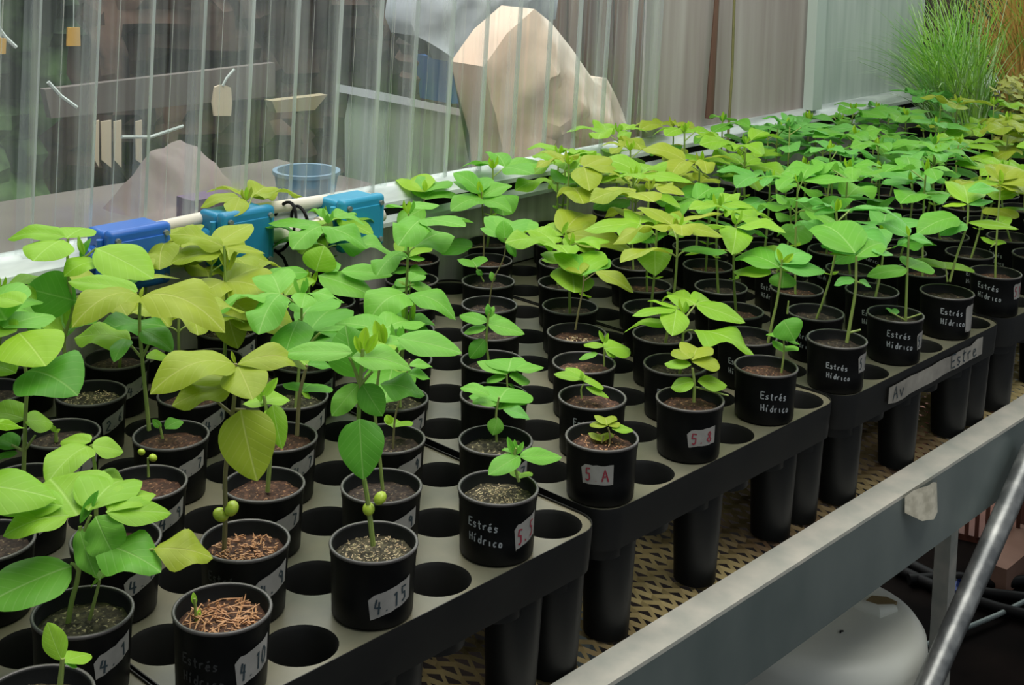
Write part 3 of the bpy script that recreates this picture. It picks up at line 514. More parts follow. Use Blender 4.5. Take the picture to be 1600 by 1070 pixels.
 (9, 1): dict(tint='g', size='tall', soil='soil', r=.030, stems=[[(1200, 535), (1206, 505), (1214, 470), (1220, 430), (1222, 405)], [(1230, 490), (1232, 470)]], leaves=[(1222, 450, 1224, 424, dict(m='face', w=1.7, s='h', c='g')), (1205, 428, 1146, 424, dict(w=.45, L=.75, s='f', c='l')), (1218, 415, 1290, 424, dict(w=.5, L=.9, s='f', c='c')), (1222, 412, 1214, 388, dict(m='up', s='y', w=.4, c='n')), (1222, 412, 1240, 396, dict(m='up', s='y', w=.5, c='n')), (1218, 418, 1150, 402, dict(w=.6, L=.95)), (1218, 412, 1262, 396, dict(w=.6, L=.8, c='c'))]),
 (10, 0): dict(tint='c', size='tall sturdy', soil='soil', r=.036, stems=[[(1323, 535), (1330, 495), (1337, 450), (1338, 400)], [(1338, 440), (1352, 444)], [(1325, 520), (1345, 515)]], leaves=[(1336, 396, 1278, 352, dict(w=.70, s='d', L=1.15, c='g')), (1338, 402, 1380, 380, dict(w=.6, L=.7, c='g')), (1362, 392, 1396, 398, dict(w=.42, s='f', L=.45)), (1334, 398, 1296, 396, dict(w=.3, s='f', c='n', L=.55)), (1336, 438, 1303, 446, dict(w=.6, L=.5)), (1342, 440, 1362, 450, dict(w=.6, L=.4)), (1336, 398, 1300, 388, dict(w=.8, L=.8))]),
 (12, 0): dict(tint='c', size='tall straight', soil='soil', r=.030, stems=[[(1415, 502), (1417, 440), (1419, 390), (1420, 368)], [(1414, 500), (1392, 488)], [(1416, 498), (1440, 490)]], leaves=[(1418, 420, 1354, 432, dict(w=.42, s='f', L=.8, c='g')), (1420, 418, 1446, 410, dict(w=.9, s='r', L=.6, c='g')), (1420, 370, 1372, 348, dict(w=.5, L=.8)), (1420, 372, 1458, 382, dict(w=.5, L=.6)), (1418, 374, 1402, 384, dict(w=.6)), (1420, 370, 1416, 352, dict(m='up', s='y', w=.4, c='n')), (1400, 492, 1388, 486, dict(w=.3))]),
 (14, 0): dict(tint='c', size='tall leaning', soil='soil', r=.028, stems=[[(1484, 440), (1495, 400), (1507, 365), (1512, 345), (1513, 318)], [(1480, 440), (1478, 418)]], leaves=[(1498, 340, 1432, 366, dict(w=.55, s='d', L=.95, c='g')), (1510, 350, 1468, 368, dict(w=.6, L=.6)), (1512, 300, 1562, 298, dict(w=.42, L=.65)), (1510, 320, 1472, 322, dict(w=.35, s='f', L=.5, c='n')), (1514, 320, 1552, 314, dict(w=.35, s='f', L=.5)), (1512, 348, 1592, 358, dict(w=.25, s='f', L=.95, c='l')), (1512, 318, 1500, 290, dict(w=.5, c='l')), (1478, 420, 1472, 410, dict(w=1.0, s='r', c='l'))]),
 (16, 0): dict(tint='y', size='tall olive', soil='soil_r', r=.026, stems=[[(1555, 440), (1556, 395), (1559, 345), (1563, 292)], [(1556, 380), (1548, 386)]], leaves=[(1563, 290, 1600, 302, dict(w=.5, L=.7)), (1563, 288, 1640, 284, dict(w=.4, L=1.0)), (1560, 288, 1520, 284, dict(w=.4, s='f', L=.6, c='l')), (1562, 282, 1546, 256, dict(w=.5, L=.7)), (1563, 282, 1590, 262, dict(w=.5, L=.8)), (1563, 290, 1563, 264, dict(m='up', s='y', w=.4, c='n')), (1558, 355, 1580, 340, dict(w=.6, c='l', L=.4)), (1556, 384, 1546, 380, dict(w=.6, c='l'))]),
}
LAB = {(-2, 0): 'black pot stickered 4.10 full of rusty straw with a tiny green sprout',
 (0, 0): 'tall seedling with two round yellow cotyledons in the grainy pot stickered 4.15',
 (2, 0): 'black pot lettered in white, small leaning green seedling, third tray corner to its right',
 (4, 0): 'black pot with white sticker reading 5.A in red and a tiny sprout',
 (6, 0): 'black pot with torn sticker reading 5.8 and a short round-leaved yellow-green seedling',
 (8, 0): 'black pot lettered in white with one heart-shaped dark leaf hanging above its rim',
 (10, 0): 'plain black pot at the rounded left corner of the fourth tray with sturdy seedling'}
INFO = {
 (-2, 0): dict(st=[(42, .40, .44, .30, .25, '4.10', 'ink_d')], wr=(-24, .42, .085, 'faint'), gr=[dict(seed=3, mt='straw', n=70, length=.11, thin=.07, name='straw'), dict(seed=4, mt='straw', n=90, length=.03)]),
 (0, 0): dict(st=[(26, .34, .52, .27, .28, '4.15', 'ink_d')], gr=[dict(seed=3, mt='chips', n=150, length=.016)]),
 (2, 0): dict(st=[(48, .40, .36, .30, .30, '5.5', 'ink_r')], wr=(-18, .46, .085), gr=[dict(seed=5, mt='chips', n=160, length=.014, spread=.3)]),
 (4, 0): dict(st=[(-6, .46, .44, .26, .02, '5.A', 'ink_r')], gr=[dict(seed=6, mt='straw', n=50, length=.022)]),
 (6, 0): dict(st=[(24, .40, .44, .25, .10, '5.8', 'ink_r')]),
 (8, 0): dict(wr=(22, .42, .090)),
 (10, 0): dict(st=[(66, .50, .3, .3, .02, '5.1', 'ink_d')]),
 (12, 0): dict(st=[(72, .42, .3, .3, .02, '5.3', 'ink_d')], wr=(14, .50, .090)),
 (14, 0): dict(st=[(64, .40, .28, .5, .02, '', 'ink_d')], wr=(18, .48, .090)),
 (16, 0): dict(st=[(64, .52, .3, .3, .02, '5.4', 'ink_r')], wr=(-12, .54, .090)),
 (-1, 1): dict(st=[(40, .46, .46, .26, .3, '4.9', 'ink_d')], wr=(-26, .5, .085, 'faint'), gr=[dict(seed=9, mt='straw', n=150, length=.03)]),
 (7, 3): dict(gr=[dict(seed=12, mt='chips', n=60, length=.03, cx=-.1, cy=-.1, spread=.22)]),
 (0, 6): dict(gr=[dict(seed=13, mt='chips', n=80, length=.018)], st=[(42, .5, .4, .22, .3, '2.6', 'ink_d')]),
 (-1, 5): dict(st=[(42, .5, .42, .24, .3, '2.4', 'ink_d')]),
 (5, 1): dict(wr=(-5, .5, .085)), (6, 2): dict(), (5, 3): dict(wr=(10, .5, .085)),
}


def stem_obj(root, paths, mt):
    mb = MB()
    for pts, r0, r1 in paths:
        P = [Vector(p)-root.location/S for p in pts]
        if len(P) > 2:     # smooth
            Q = []
            for k in range(len(P)-1):
                p0, p1, p2, p3 = P[max(k-1, 0)], P[k], P[k+1], P[min(k+2, len(P)-1)]
                for q in range(4):
                    t = q/4; Q.append(.5*((2*p1)+(p2-p0)*t+(2*p0-5*p1+4*p2-p3)*t*t+(3*p1-p0-3*p2+p3)*t**3))
            Q.append(P[-1]); P = Q
        mb.tube(P, [r0+(r1-r0)*k/(len(P)-1) for k in range(len(P))], 7)
    return mb.build('stem', M[mt], root, fix=False)
def cast_tint_at(px, rnd):  # leaf colour by view column: bands of warm and green cast put in
    if px < 175: return 'l' if rnd.random() < .5 else 'g'
    if px < 440: return 'y' if rnd.random() < .85 else 'l'
    if px < 860: return 'g' if rnd.random() < .6 else 'l'
    if px < 1090: return 'y' if rnd.random() < .6 else 'l'
    if px < 1180: return 'l' if rnd.random() < .6 else 'g'
    if px < 1480: return 'c' if rnd.random() < .65 else 'g'
    return 'y' if rnd.random() < .5 else 'l'
_ball = []
def ball_mesh():
    if not _ball:
        b = MB(); b.lathe([(math.sin(PI*k/10)/S if 0 < k < 10 else .001, -math.cos(PI*k/10)/S) for k in range(11)], 16); me = b.mesh('cotyledon', mat('fleshy_cotyledon', (.34, .50, .03), .35, noise=((.46, .60, .05), 2, .3, .7))); _ball.append(me)
    return _ball[0]
def place_leaf(root, P0, spec, tint, k):
    bx, by, tx, ty = spec[:4]; o = spec[4] if len(spec) > 4 else {}
    p0 = Vector(P0)
    if 'n' in o: p0 = p0-FH*o['n']          # nearer to the aisle by n units
    B = onface(bx, by, p0); mode = o.get('m', 'flat'); Lmax = o.get('L', 1.25)
    d = pix(tx, ty).normalized(); v = B-CAM; tc = v.dot(d); Tc = CAM+d*tc; dist = (Tc-B).length
    if mode == 'face': T = Tc; nrm = Vector((-FH.x, -FH.y, .45))
    elif mode == 'up': T = Tc; nrm = Vector((-FH.x, -FH.y, .3))
    else:
        Lm = max(Lmax, dist*1.02); zt = B.z+o.get('dz', -.12); T = CAM+d*((zt-CAM.z)/d.z)
        if (T-B).length > Lm:
            h = math.sqrt(max(0, Lm*Lm-dist*dist)); s = 1 if (T-CAM).length > tc else -1; T = Tc+d*h*s
        nrm = Vector((-FH.x*.35, -FH.y*.35, 1))
    if 'roll' in o: nrm = nrm+RT*o['roll']
    if mode == 'ball':
        me = ball_mesh(); q = bpy.data.objects.new('cotyledon', me); COL.objects.link(q); q.parent = root; q.location = B*S-root.location; q.rotation_euler = (.4, .5, bx); rr = o.get('R', .075)*S; q.scale = (rr*1.15, rr, rr*.85); return None
    L = (T-B).length; w = o.get('w', .62)*L*(.85 if mode == 'up' else 1.0 if mode == 'face' else 1.22)
    if 'W' in o: w = o['W']
    add_leaf(root, B, T, w, nrm, o.get('c', tint), o.get('s', 'd'), k=k)
    if o.get('pet') is not None:
        return (onface(o['pet'][0], o['pet'][1], P0), B)
pots = []
for t in range(6):
    for j in range(9):
        cells = [i for i in range([-8, -2, 4, 10, 16, 22][t], [-8, -2, 4, 10, 16, 22][t]+6) if exists(i, j)]
        for n_, i in enumerate(cells):
            x, y = warp(i, j); px, py = project((x, y, PH))
            if px < -160 or px > 1720 or py > 1130: continue
            if (i, j) in SKIP: continue
            pots.append((i, j, t, ['left', 'middle', 'right'][n_], x, y, px, py))
for i, j, t, pos, x, y, px, py in pots:
    rnd = random.Random(i*131+j*17+5); h = HAND.get((i, j)); tint = (h or {}).get('tint') or cast_tint_at(px, rnd)
    # label
    cname = {'g': 'green', 'l': 'lime green', 'c': 'cool green', 'y': 'yellowish'}[tint]
    size = (h or {}).get('size') or ('tall' if rnd.random() < .5 else 'bushy')
    if h and not h.get('leaves') : lab = f'black pot of bare soil, {ORD[j]} row from front, {pos} pot, {TN[t]}'
    else: lab = f'{size} {cname} seedling in black pot, {ORD[j]} row, {pos} pot, {TN[t]}'
    lab = LAB.get((i, j), lab)
    root = empty('potted_seedling', (x, y, .004), lab, 'potted plant', 'bean seedlings in black pots on the trays')
    root.rotation_euler = (0, 0, 0)
    po = bpy.data.objects.new('pot', pot_me); COL.objects.link(po); po.parent = root
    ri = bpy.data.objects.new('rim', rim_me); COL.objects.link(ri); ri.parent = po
    sm = (h or {}).get('soil') or rnd.choice(['soil', 'soil', 'soil_r', 'soil_g'])
    so = bpy.data.objects.new('soil', soils[sm][rnd.randrange(2)]); COL.objects.link(so); so.parent = root
    azc = math.atan2(CAM.y-y, CAM.x-x)
    inf = INFO.get((i, j), {})
    if 'st' in inf:
        for (off, zc, w_, h_, tilt, txt, ink) in inf['st']: sticker(po, azc+math.radians(off), zc, w_, h_, tilt, txt, ink, i*7+j)
    elif t <= 1 and px > 0:
        sticker(po, azc+math.radians(38+rnd.uniform(-5, 5)), .50+rnd.uniform(-.05, .05), .44, .22, .30, rnd.choice(['4.1', '4.7', '4.A', '4.9']), 'ink_d', i*7+j)
    elif rnd.random() < .35: sticker(po, azc+math.radians(rnd.choice([30, 55])), .45, .34, .2, 0.05, rnd.choice(['5.3', '5.7', '5.2']), 'ink_r', i*7+j)
    if 'wr' in inf: scrawl(po, azc+math.radians(inf['wr'][0]), inf['wr'][1], inf['wr'][2], i*3+j, inf['wr'][3] if len(inf['wr']) > 3 else 'ink_w')
    elif rnd.random() < .5 and j < 5: scrawl(po, azc+math.radians(rnd.uniform(-35, 20)), .42, .075, i*3+j)
    if 'gr' in inf:
        for g in inf['gr']: grains(root, i+j*9, **g)
    P0 = Vector((x, y, SOILZ))
    if h:
        paths = []; R0 = h.get('r', .034)*.85
        for sidx, stp in enumerate(h.get('stems', [])):
            pts = [onface(a, b, P0) for a, b in stp]
            rr = R0 if sidx == 0 else R0*.7
            paths.append((pts, rr, rr*.7))
        for k, lf in enumerate(h.get('leaves', [])):
            pt = place_leaf(root, P0, lf, tint, k)
            if pt: paths.append(((pt[0], pt[1]), .018, .014))
        if paths: stem_obj(root, paths, h.get('sm', 'stem'))
        continue
    # ---- grown seedling (no single plant stands out in the photo here)
    H = {0: 1.7, 1: 1.5}.get(t, 1.75)*rnd.uniform(.68, 1.22)
    if j >= 7: H *= 1.05
    if t >= 4: H *= .95
    if (i, j) in SHORT: H = SHORT[(i, j)]
    ax_ = Vector((rnd.uniform(-.16, .16), rnd.uniform(-.16, .16), 0)); r0 = Vector((x+rnd.uniform(-.1, .1), y+rnd.uniform(-.1, .1), SOILZ))
    def sp(tt): return r0+Vector((0, 0, H*tt))+ax_*(math.sin(tt*2.4)+.6*tt)
    paths = [([sp(q/6) for q in range(7)], .026*rnd.uniform(.8, 1.1), .018)]
    ph = rnd.uniform(0, 2*PI); k = 0
    for q in range(2):           # cotyledons
        a = ph+q*PI; d = Vector((math.cos(a), math.sin(a), .3)); b = sp(.42); add_leaf(root, b, b+d*.16, .11, (0, 0, 1), 'n' if rnd.random() < .5 else 'l', 'r', name='cotyledon')
    def petleaf(t0, az, plen, L, wr, col, shp, lift=.5, droop=-.2):
        nonlocal_k = len(paths); b = sp(t0); e = b+Vector((math.cos(az)*plen, math.sin(az)*plen, plen*lift)); paths.append(([b, (b+e)/2+Vector((0, 0, .02)), e], .016, .012))
        tip = e+Vector((math.cos(az), math.sin(az), droop)).normalized()*L
        add_leaf(root, e, tip, L*wr, (rnd.uniform(-.25, .25), rnd.uniform(-.25, .25), 1), col, shp, k=nonlocal_k)
        return e
    t1 = .72+rnd.uniform(-.05, .05)
    for q in range(2):
        petleaf(t1, ph+PI/2+q*PI+rnd.uniform(-.2, .2), .16, rnd.uniform(.78, 1.05), .74, tint if rnd.random() < .75 else 'd', rnd.choice('drw'), .5, rnd.uniform(-.35, .05))
    for node, tt in enumerate((.90, 1.0)):
        az0 = ph+node*2.4+rnd.uniform(-.5, .5); pl = .30 if node == 0 else .12; Lf = (.92 if node == 0 else .62)*rnd.uniform(.85, 1.15)
        b = sp(tt); e = b+Vector((math.cos(az0)*pl, math.sin(az0)*pl, pl*.6)); paths.append(([b, e], .016, .012))
        for da in ((-1.35, 0, 1.35) if node == 0 or rnd.random() < .35 else (-.5, .9)):
            a = az0+da+rnd.uniform(-.2, .2); tip = e+Vector((math.cos(a), math.sin(a), rnd.uniform(-.35, .15))).normalized()*Lf
            add_leaf(root, e, tip, Lf*.64, (rnd.uniform(-.3, .3), rnd.uniform(-.3, .3), 1), tint, rnd.choice('dfw'), k=k); k += 1
    for q in range(3):
        a = ph+q*2.1; b = sp(1.0); d = Vector((math.cos(a)*.35, math.sin(a)*.35, 1)); add_leaf(root, b, b+d*rnd.uniform(.16, .28), .09, (math.cos(a), math.sin(a), .2), tint if rnd.random() < .6 else 'n', 'y', k=q)
    stem_obj(root, paths, 'stem')
# ------------------------------------------------------------------ tape strip on the fourth tray
def tray_local(o): return o
mb = MB(); tx0, tx1 = 10.95, 14.6; yf = warp(12.5, 0)[1]-.50-.022
v = []; n = 14; rnd = random.Random(4)
for i in range(n+1):
    t = i/n; x = tx0+(tx1-tx0)*t; v += [(x, yf-.004*math.sin(t*9), -.43+.05*t+rnd.uniform(-.015, .015)+(.05 if i == 0 else 0)), (x, yf-.004, -.10+rnd.uniform(-.012, .012)+(.06 if i > n-2 else 0))]
mb.add(v, [(2*i, 2*i+2, 2*i+3, 2*i+1) for i in range(n)])
tape = mb.build('tape_strip', M['tape'], fix=False); tag(tape, 'strip of pale masking tape with faint writing stuck along the front tray edge', 'tape')
mb = MB(); write(mb, 'Av', lambda u, v_: Vector((u, yf-.012, v_)), 11.1, -.36, .22, .24, .012, rnd); write(mb, 'Estre', lambda u, v_: Vector((u, yf-.012, v_)), 13.3, -.34, .24, .22, .012, rnd)
o = mb.build('handwriting', M['ink_d'], tape, sharp=0, fix=False)

# ------------------------------------------------------------------ blue electrical boxes, conduit and cable ties
YB = 7.72
def ebox(x0, x1, z0, z1, mt, lab):
    r = empty('electrical_box', ((x0+x1)/2, YB+.35, z0), lab, 'electrical box', 'blue electrical boxes strung along the conduit')
    cx = (x1-x0)/2; H = z1-z0
    def bx(lo, hi, bev=.05):
        b = MB(); b.box(lo, hi); return b
    def bev(o, w):
        md = o.modifiers.new('bevel', 'BEVEL'); md.width = w*S; md.segments = 3; return o
    bev(bx((-cx, -.10, .02), (cx, .42, H-.02)).build('body', mt, r), .07)
    bev(bx((-cx-.03, -.36, -.03), (cx+.03, -.12, H+.03)).build('lid', mt, r), .08)
    b = MB(); b.box((-cx+.12, -.39, .14), (cx-.12, -.36, H-.14)); bev(b.build('lid_panel', mt, r), .02)
    b = MB()
    for zz in (H*.25, H*.75): b.tube([(-cx-.07, -.12, zz-.12), (-cx-.07, -.12, zz+.12)], .055, 10)
    b.build('hinge', mt, r)
    b = MB(); b.lathe([(.0, .10), (.16, .10), (.17, .06), (.20, .04), (.20, -.02)], 16); o = b.build('cable_gland', mt, r); o.rotation_euler = (0, -PI/2, 0); o.location = Vector((-cx-.03, .16, H*.5))*S
    b = MB(); b.lathe([(.0, .10), (.16, .10), (.17, .06), (.20, .04), (.20, -.02)], 16); o = b.build('cable_gland', mt, r); o.rotation_euler = (0, PI/2, 0); o.location = Vector((cx+.03, .16, H*.5))*S
    for sx in (-1, 1):
        for zz in (.12, H-.12): b = MB(); b.tube([(sx*(cx-.10), -.42, zz), (sx*(cx-.10), -.35, zz)], .045, 8); b.build('screw', M['galv'], r)
    b = MB(); b.box((-cx*.5, .42, H*.3), (cx*.5, .74, H*.7)); b.build('bracket', M['galv'], r)
    return r
ebox(1.24, 2.30, 1.55, 2.50, M['blue1'], 'deep blue electrical box, leftmost of three, tilted on the rail above the leaves')
ebox(3.34, 4.36, 1.46, 2.46, M['blue2'], 'teal blue electrical box in the middle, half hidden by yellowish leaves')
ebox(5.92, 6.88, 1.38, 2.30, M['blue3'], 'bright teal electrical box, rightmost of three, at the conduit end')
for (x0, x1, lab) in ((2.42, 3.22, 'white pvc conduit piece between the deep blue and the middle box'), (4.48, 5.78, 'white pvc conduit piece between the middle and rightmost box, with cable ties'), (6.95, 7.06, 'short white conduit stub at the right side of the rightmost box')):
    mb = MB(); z = 1.86; mb.tube([(x0-.02, YB+.30, z), ((x0+x1)/2, YB+.30, z-.02), (x1+.02, YB+.30, z)], .145, 16)
    if x1-x0 > .3: mb.tube([(x1-.22, YB+.30, z), (x1-.02, YB+.30, z)], .175, 16)
    tag(mb.build('conduit', M['pvc']), lab, 'pipe', 'white conduit pieces')
def tie(x, R, lean, lab, tail=True):
    mb = MB(); c = Vector((x, YB+.48, 1.93)); P = [c+Vector((lean*math.sin(a), R*.62*math.cos(a)*1.2, R*math.sin(a))) for a in [2*PI*k/24 for k in range(25)]]
    mb.tube(P, .030, 6, cap=False)
    if tail: mb.tube([P[18], P[18]+Vector((.05, -.15, -.10)), P[18]+Vector((.14, -.16, -.30))], .028, 6)
    tag(mb.build('cable_tie', M['black']), lab, 'cable tie', 'black cable ties on the conduit')
tie(4.92, .42, .14, 'black cable tie looped round conduit and rail, with a hanging tail')
tie(5.30, .32, -.05, 'thin black cable tie beside the rightmost blue box', False)
mb = MB(); mb.tube([(1.9, YB+.72, 2.24), (3.6, YB+.75, 2.28), (5.9, YB+.72, 2.20), (7.2, YB+.80, 2.05)], .11, 14); tag(mb.build('conduit', M['pvc']), 'long pale pipe lying on the rail behind the blue boxes', 'pipe', 'white conduit pieces')
mb = MB(); a = ony(1148, -20, YW-.5); b = ony(1136, 240, YW-.5); mb.tube([a, (a+b)/2+Vector((.06, 0, 0)), b], .035, 6); tag(mb.build('hanging_wire', M['stem_b']), 'thin dark wire hanging right of the reddish stake', 'wire')

# ------------------------------------------------------------------ under the bench
c = onz(1287, 955, -5.0); dr = empty('white_drum', (c.x, c.y, -12), 'large dirty white plastic drum standing on the floor below the bench rail', 'drum')
R = 1.86; H = 7.0
mb = MB(); mb.lathe([(R-.1, 0), (R, .15), (R*1.0, 2), (R+.05, 2.1), (R, 2.2), (R, 5.2), (R+.05, 5.3), (R, 5.4), (R, H-.42), (R-.03, H-.22), (R-.14, H-.07), (R-.34, H), (R-.8, H+.02), (0, H+.04)], 64, capb=True); mb.build('body', M['drum'], dr)
# the moulded lip and the brown stained hollow beside it
def top_at(px, py): q = onz(px, py, -5.0+.03)-Vector((c.x, c.y, -5)); return Vector((q.x, q.y, 0))
mb = MB(); P = [top_at(1318, 936), top_at(1345, 948), top_at(1372, 958), top_at(1398, 950)]; mb.tube([p+Vector((0, 0, H+.02)) for p in P], [.07, .14, .16, .08], 12); mb.build('moulded_lip', M['drum'], dr)
mb = MB(); P = [top_at(1350, 944), top_at(1362, 934), top_at(1385, 936), top_at(1402, 944), top_at(1378, 956)]; mb.prism([p+Vector((0, 0, H+.03)) for p in P], (0, 0, 1), .05); mb.build('stained_hollow', M['stain'], dr)
rnd = random.Random(8); mb = MB()
for k in range(9):
    a = rnd.uniform(0, 2*PI); r_ = rnd.uniform(.3, 1.4); p0 = Vector((r_*math.cos(a), r_*math.sin(a), H+.05)); mb.tube([p0, p0+Vector((.05, .03, 0)), p0+Vector((.09, -.01, 0))], .016, 5)
o = mb.build('dirt', M['black'], dr); o['kind'] = 'stuff'
hose_pts = [((1395, 868), (1470, 905), (1530, 925), (1610, 935)), ((1400, 888), (1480, 925), (1560, 950), (1620, 965)), ((1420, 905), (1500, 902), (1560, 912), (1615, 905)), ((1440, 1010), (1500, 985), (1560, 960), (1620, 930))]
for k, (P, lab) in enumerate(zip(hose_pts, ['black irrigation hose on the floor, uppermost of the three beside the drum', 'black irrigation hose on the floor, lowest of the three beside the drum', 'black irrigation hose crossing between the other two beside the drum', 'grey hose crossing the floor behind the slanted pipe'])):
    mb = MB(); mb.tube([onz(a, b, -11.8) for a, b in P], .16 if k < 3 else .07, 10)
    tag(mb.build('irrigation_hose', M['black'] if k < 3 else M['galv']), lab, 'hose', 'hoses lying on the floor')
mb = MB(); c = onz(1500, 925, -11.75); M['blue_cap'] = mat('dark_blue_cap', (.02, .04, .16), .5); mb.lathe([(.0, .42), (.30, .42), (.34, .3), (.34, .0)], 20, (c.x, c.y, -12)); mb.lathe([(.10, .6), (.12, .42)], 12, (c.x, c.y, -12)); tag(mb.build('valve_cap', M['blue_cap']), 'small dark blue valve cap among the black floor hoses', 'cap')
M['crate'] = mat('reddish_brown_plastic', (.10, .030, .018), .6, noise=((.16, .06, .035), 8, .3, .7))
M['brick'] = mat('dusty_terracotta', (.16, .08, .05), .8, noise=((.24, .13, .09), 8, .3, .7))
def crate(c, w, d, h, lab, rz):
    r = empty('plastic_crate', c, lab, 'crate'); r.rotation_euler.z = rz
    mb = MB(); mb.box((-w, -d, 0), (w, d, .2)); mb.build('base', M['crate'], r)
    mb = MB()
    for sx, sy in ((1, 0), (-1, 0), (0, 1), (0, -1)):
        n = 12
        for k in range(n+1):
            t = -1+2*k/n; x, y = (sx*w, t*d) if sx else (t*w, sy*d); mb.box((x-.06, y-.06, .2), (x+.06, y+.06, h))
    mb.build('slats', M['crate'], r)
    mb = MB(); 
    for lo, hi in (((-w-.1, -d-.1, h), (w+.1, -d+.1, h+.2)), ((-w-.1, d-.1, h), (w+.1, d+.1, h+.2)), ((-w-.1, -d+.1, h), (-w+.1, d-.1, h+.2)), ((w-.1, -d+.1, h), (w+.1, d-.1, h+.2))): mb.box(lo, hi)
    mb.build('top_rim', M['crate'], r)
c = onz(1560, 830, -12); crate((c.x+1, c.y+1.5, -12), 2.6, 1.8, 2.4, 'reddish brown slatted crate on the dark floor behind the hoses', .3)
c = onz(1575, 890, -12); mb = MB(); mb.box((c.x-1.6, c.y-.6, -12), (c.x+1.6, c.y+.4, -11.2)); tag(mb.build('brick', M['brick']), 'dusty terracotta block on the floor in front of the slatted crate', 'brick')

# ------------------------------------------------------------------ grass tubs at the far end
def grassmat(n, a, b): 
    mt = mat(n, a, .55, noise=(b, 9, .35, .7)); return mt
M['grass'] = grassmat('green_grass', (.20, .52, .06), (.46, .76, .12)); M['grass_p'] = grassmat('pale_grass', (.42, .72, .30), (.70, .88, .50)); M['grass_o'] = grassmat('dry_orange_grass', (.46, .38, .07), (.78, .40, .13))
M['clover'] = grassmat('yellow_green_clover', (.30, .36, .05), (.44, .46, .10))
def blades(name, n, cx, cy, rx, ry, z0, hmin, hmax, lean, spread, wdt, mt, parent, seed):
    rnd = random.Random(seed); mb = MB()
    for _ in range(n):
        a = rnd.uniform(0, 2*PI); r_ = math.sqrt(rnd.random()); p = Vector((cx+rx*r_*math.cos(a), cy+ry*r_*math.sin(a), z0)); h = rnd.uniform(hmin, hmax)
        b = rnd.uniform(0, 2*PI); d = Vector((math.cos(b), math.sin(b), 0))*spread*rnd.uniform(.2, 1)+Vector(lean)*rnd.uniform(.3, 1.3); sd = RT*wdt*rnd.uniform(.6, 1.2); v = []; ns = 7
        for k in range(ns+1):
            t = k/ns; q = p+Vector((0, 0, h*t*(1-.32*t*min(1.6, d.length))))+d*h*(t**1.9)*.62; w_ = (1-t)**.6
            v += [q-sd*w_, q+sd*w_]
        mb.add(v, [(2*k, 2*k+1, 2*k+3, 2*k+2) for k in range(ns)])
    o = mb.build(name, M[mt], parent, fix=False, sharp=0); o['kind'] = 'stuff'; return o
def tub(x0, y0, x1, y1, h, lab, name='grass_tub', z=ZB):
    cx, cy = (x0+x1)/2, (y0+y1)/2; r = empty(name, (cx, cy, z+.02), lab, 'tub'); w, d = (x1-x0)/2, (y1-y0)/2
    mb = MB()
    for lo, hi in (((-w, -d, 0), (w, d, .1)), ((-w, -d, .1), (-w+.1, d, h)), ((w-.1, -d, .1), (w, d, h)), ((-w+.1, -d, .1), (w-.1, -d+.1, h)), ((-w+.1, d-.1, .1), (w-.1, d, h)), ((-w-.12, -d-.12, h), (w+.12, -d+.12, h+.22)), ((-w-.12, d-.12, h), (w+.12, d+.12, h+.22)), ((-w-.12, -d+.12, h), (-w+.12, d-.12, h+.22)), ((w-.12, -d+.12, h), (w+.12, d-.12, h+.22))): mb.box(lo, hi)
    mb.build('tub_body', M['pot'], r)
    mb = MB(); mb.box((-w+.1, -d+.1, h-.6), (w-.1, d-.1, h-.3)); mb.build('soil', M['soil'], r); return r, w, d, h
r, w, d, h = tub(29.4, 6.5, 32.4, 8.4, 2.75, 'black tub of tall green grass at the far end of the bench')
blades('grass_blades', 420, -.5, .0, w-.5, d-.1, h-.35, 3.0, 6.2, (-.55, .10, 0), .8, .026, 'grass', r, 1)
blades('light_grass_blades', 260, -.5, .0, w-.5, d-.1, h-.35, 2.0, 6.0, (-.65, .10, 0), 1.0, .024, 'grass_p', r, 11)
blades('pale_grass_stalks', 60, -.6, .1, w-.8, d-.2, h-.35, 4, 7.5, (-1.5, .15, 0), 1.0, .030, 'grass_p', r, 2)
r, w, d, h = tub(33.0, 4.6, 37.4, 8.2, 2.75, 'black tub of dry orange grass and low clover behind the green grass')
blades('dry_grass_blades', 620, .4, .6, w-.5, d-.8, h-.3, 3.5, 7.6, (-.15, .1, 0), .8, .035, 'grass_o', r, 3)
blades('green_grass_blades', 120, .4, .6, w-.5, d-.8, h-.3, 3.5, 8.2, (-.3, .1, 0), .7, .03, 'grass', r, 5)
def clover(name, n, box, parent, seed, mt='clover'):
    rnd = random.Random(seed); mb = MB(); (xa, ya, za), (xb, yb, zb) = box
    for _ in range(n):
        c = Vector((rnd.uniform(xa, xb), rnd.uniform(ya, yb), za+(zb-za)*rnd.random()**1.1)); s = rnd.uniform(.10, .2); nn = Vector((rnd.uniform(-.6, .2), rnd.uniform(-.6, .2), 1)).normalized(); a = nn.cross(Vector((rnd.uniform(-1, 1), rnd.uniform(-1, 1), 0))).normalized(); b = nn.cross(a)
        v = [c]+[c+(a*math.cos(t)+b*math.sin(t)*.7)*s+nn*.03*math.cos(2*t) for t in [2*PI*k/7 for k in range(7)]]
        mb.add(v, [(0, 1+k, 1+(k+1) % 7) for k in range(7)])
    o = mb.build(name, M[mt], parent, fix=False, sharp=0); o['kind'] = 'stuff'; return o
r2, w2, d2, h2 = tub(29.6, 3.0, 32.4, 6.2, 2.3, 'black tub of low yellow green clover in front of the dry grass')
clover('clover_leaves', 1700, ((-w2, -d2, h2-.3), (w2, d2, h2+2.5)), r2, 4)
clover('clover_leaves', 500, ((-w, -d, h-.3), (w*.4, -d*.2, h+2.2)), r, 6)
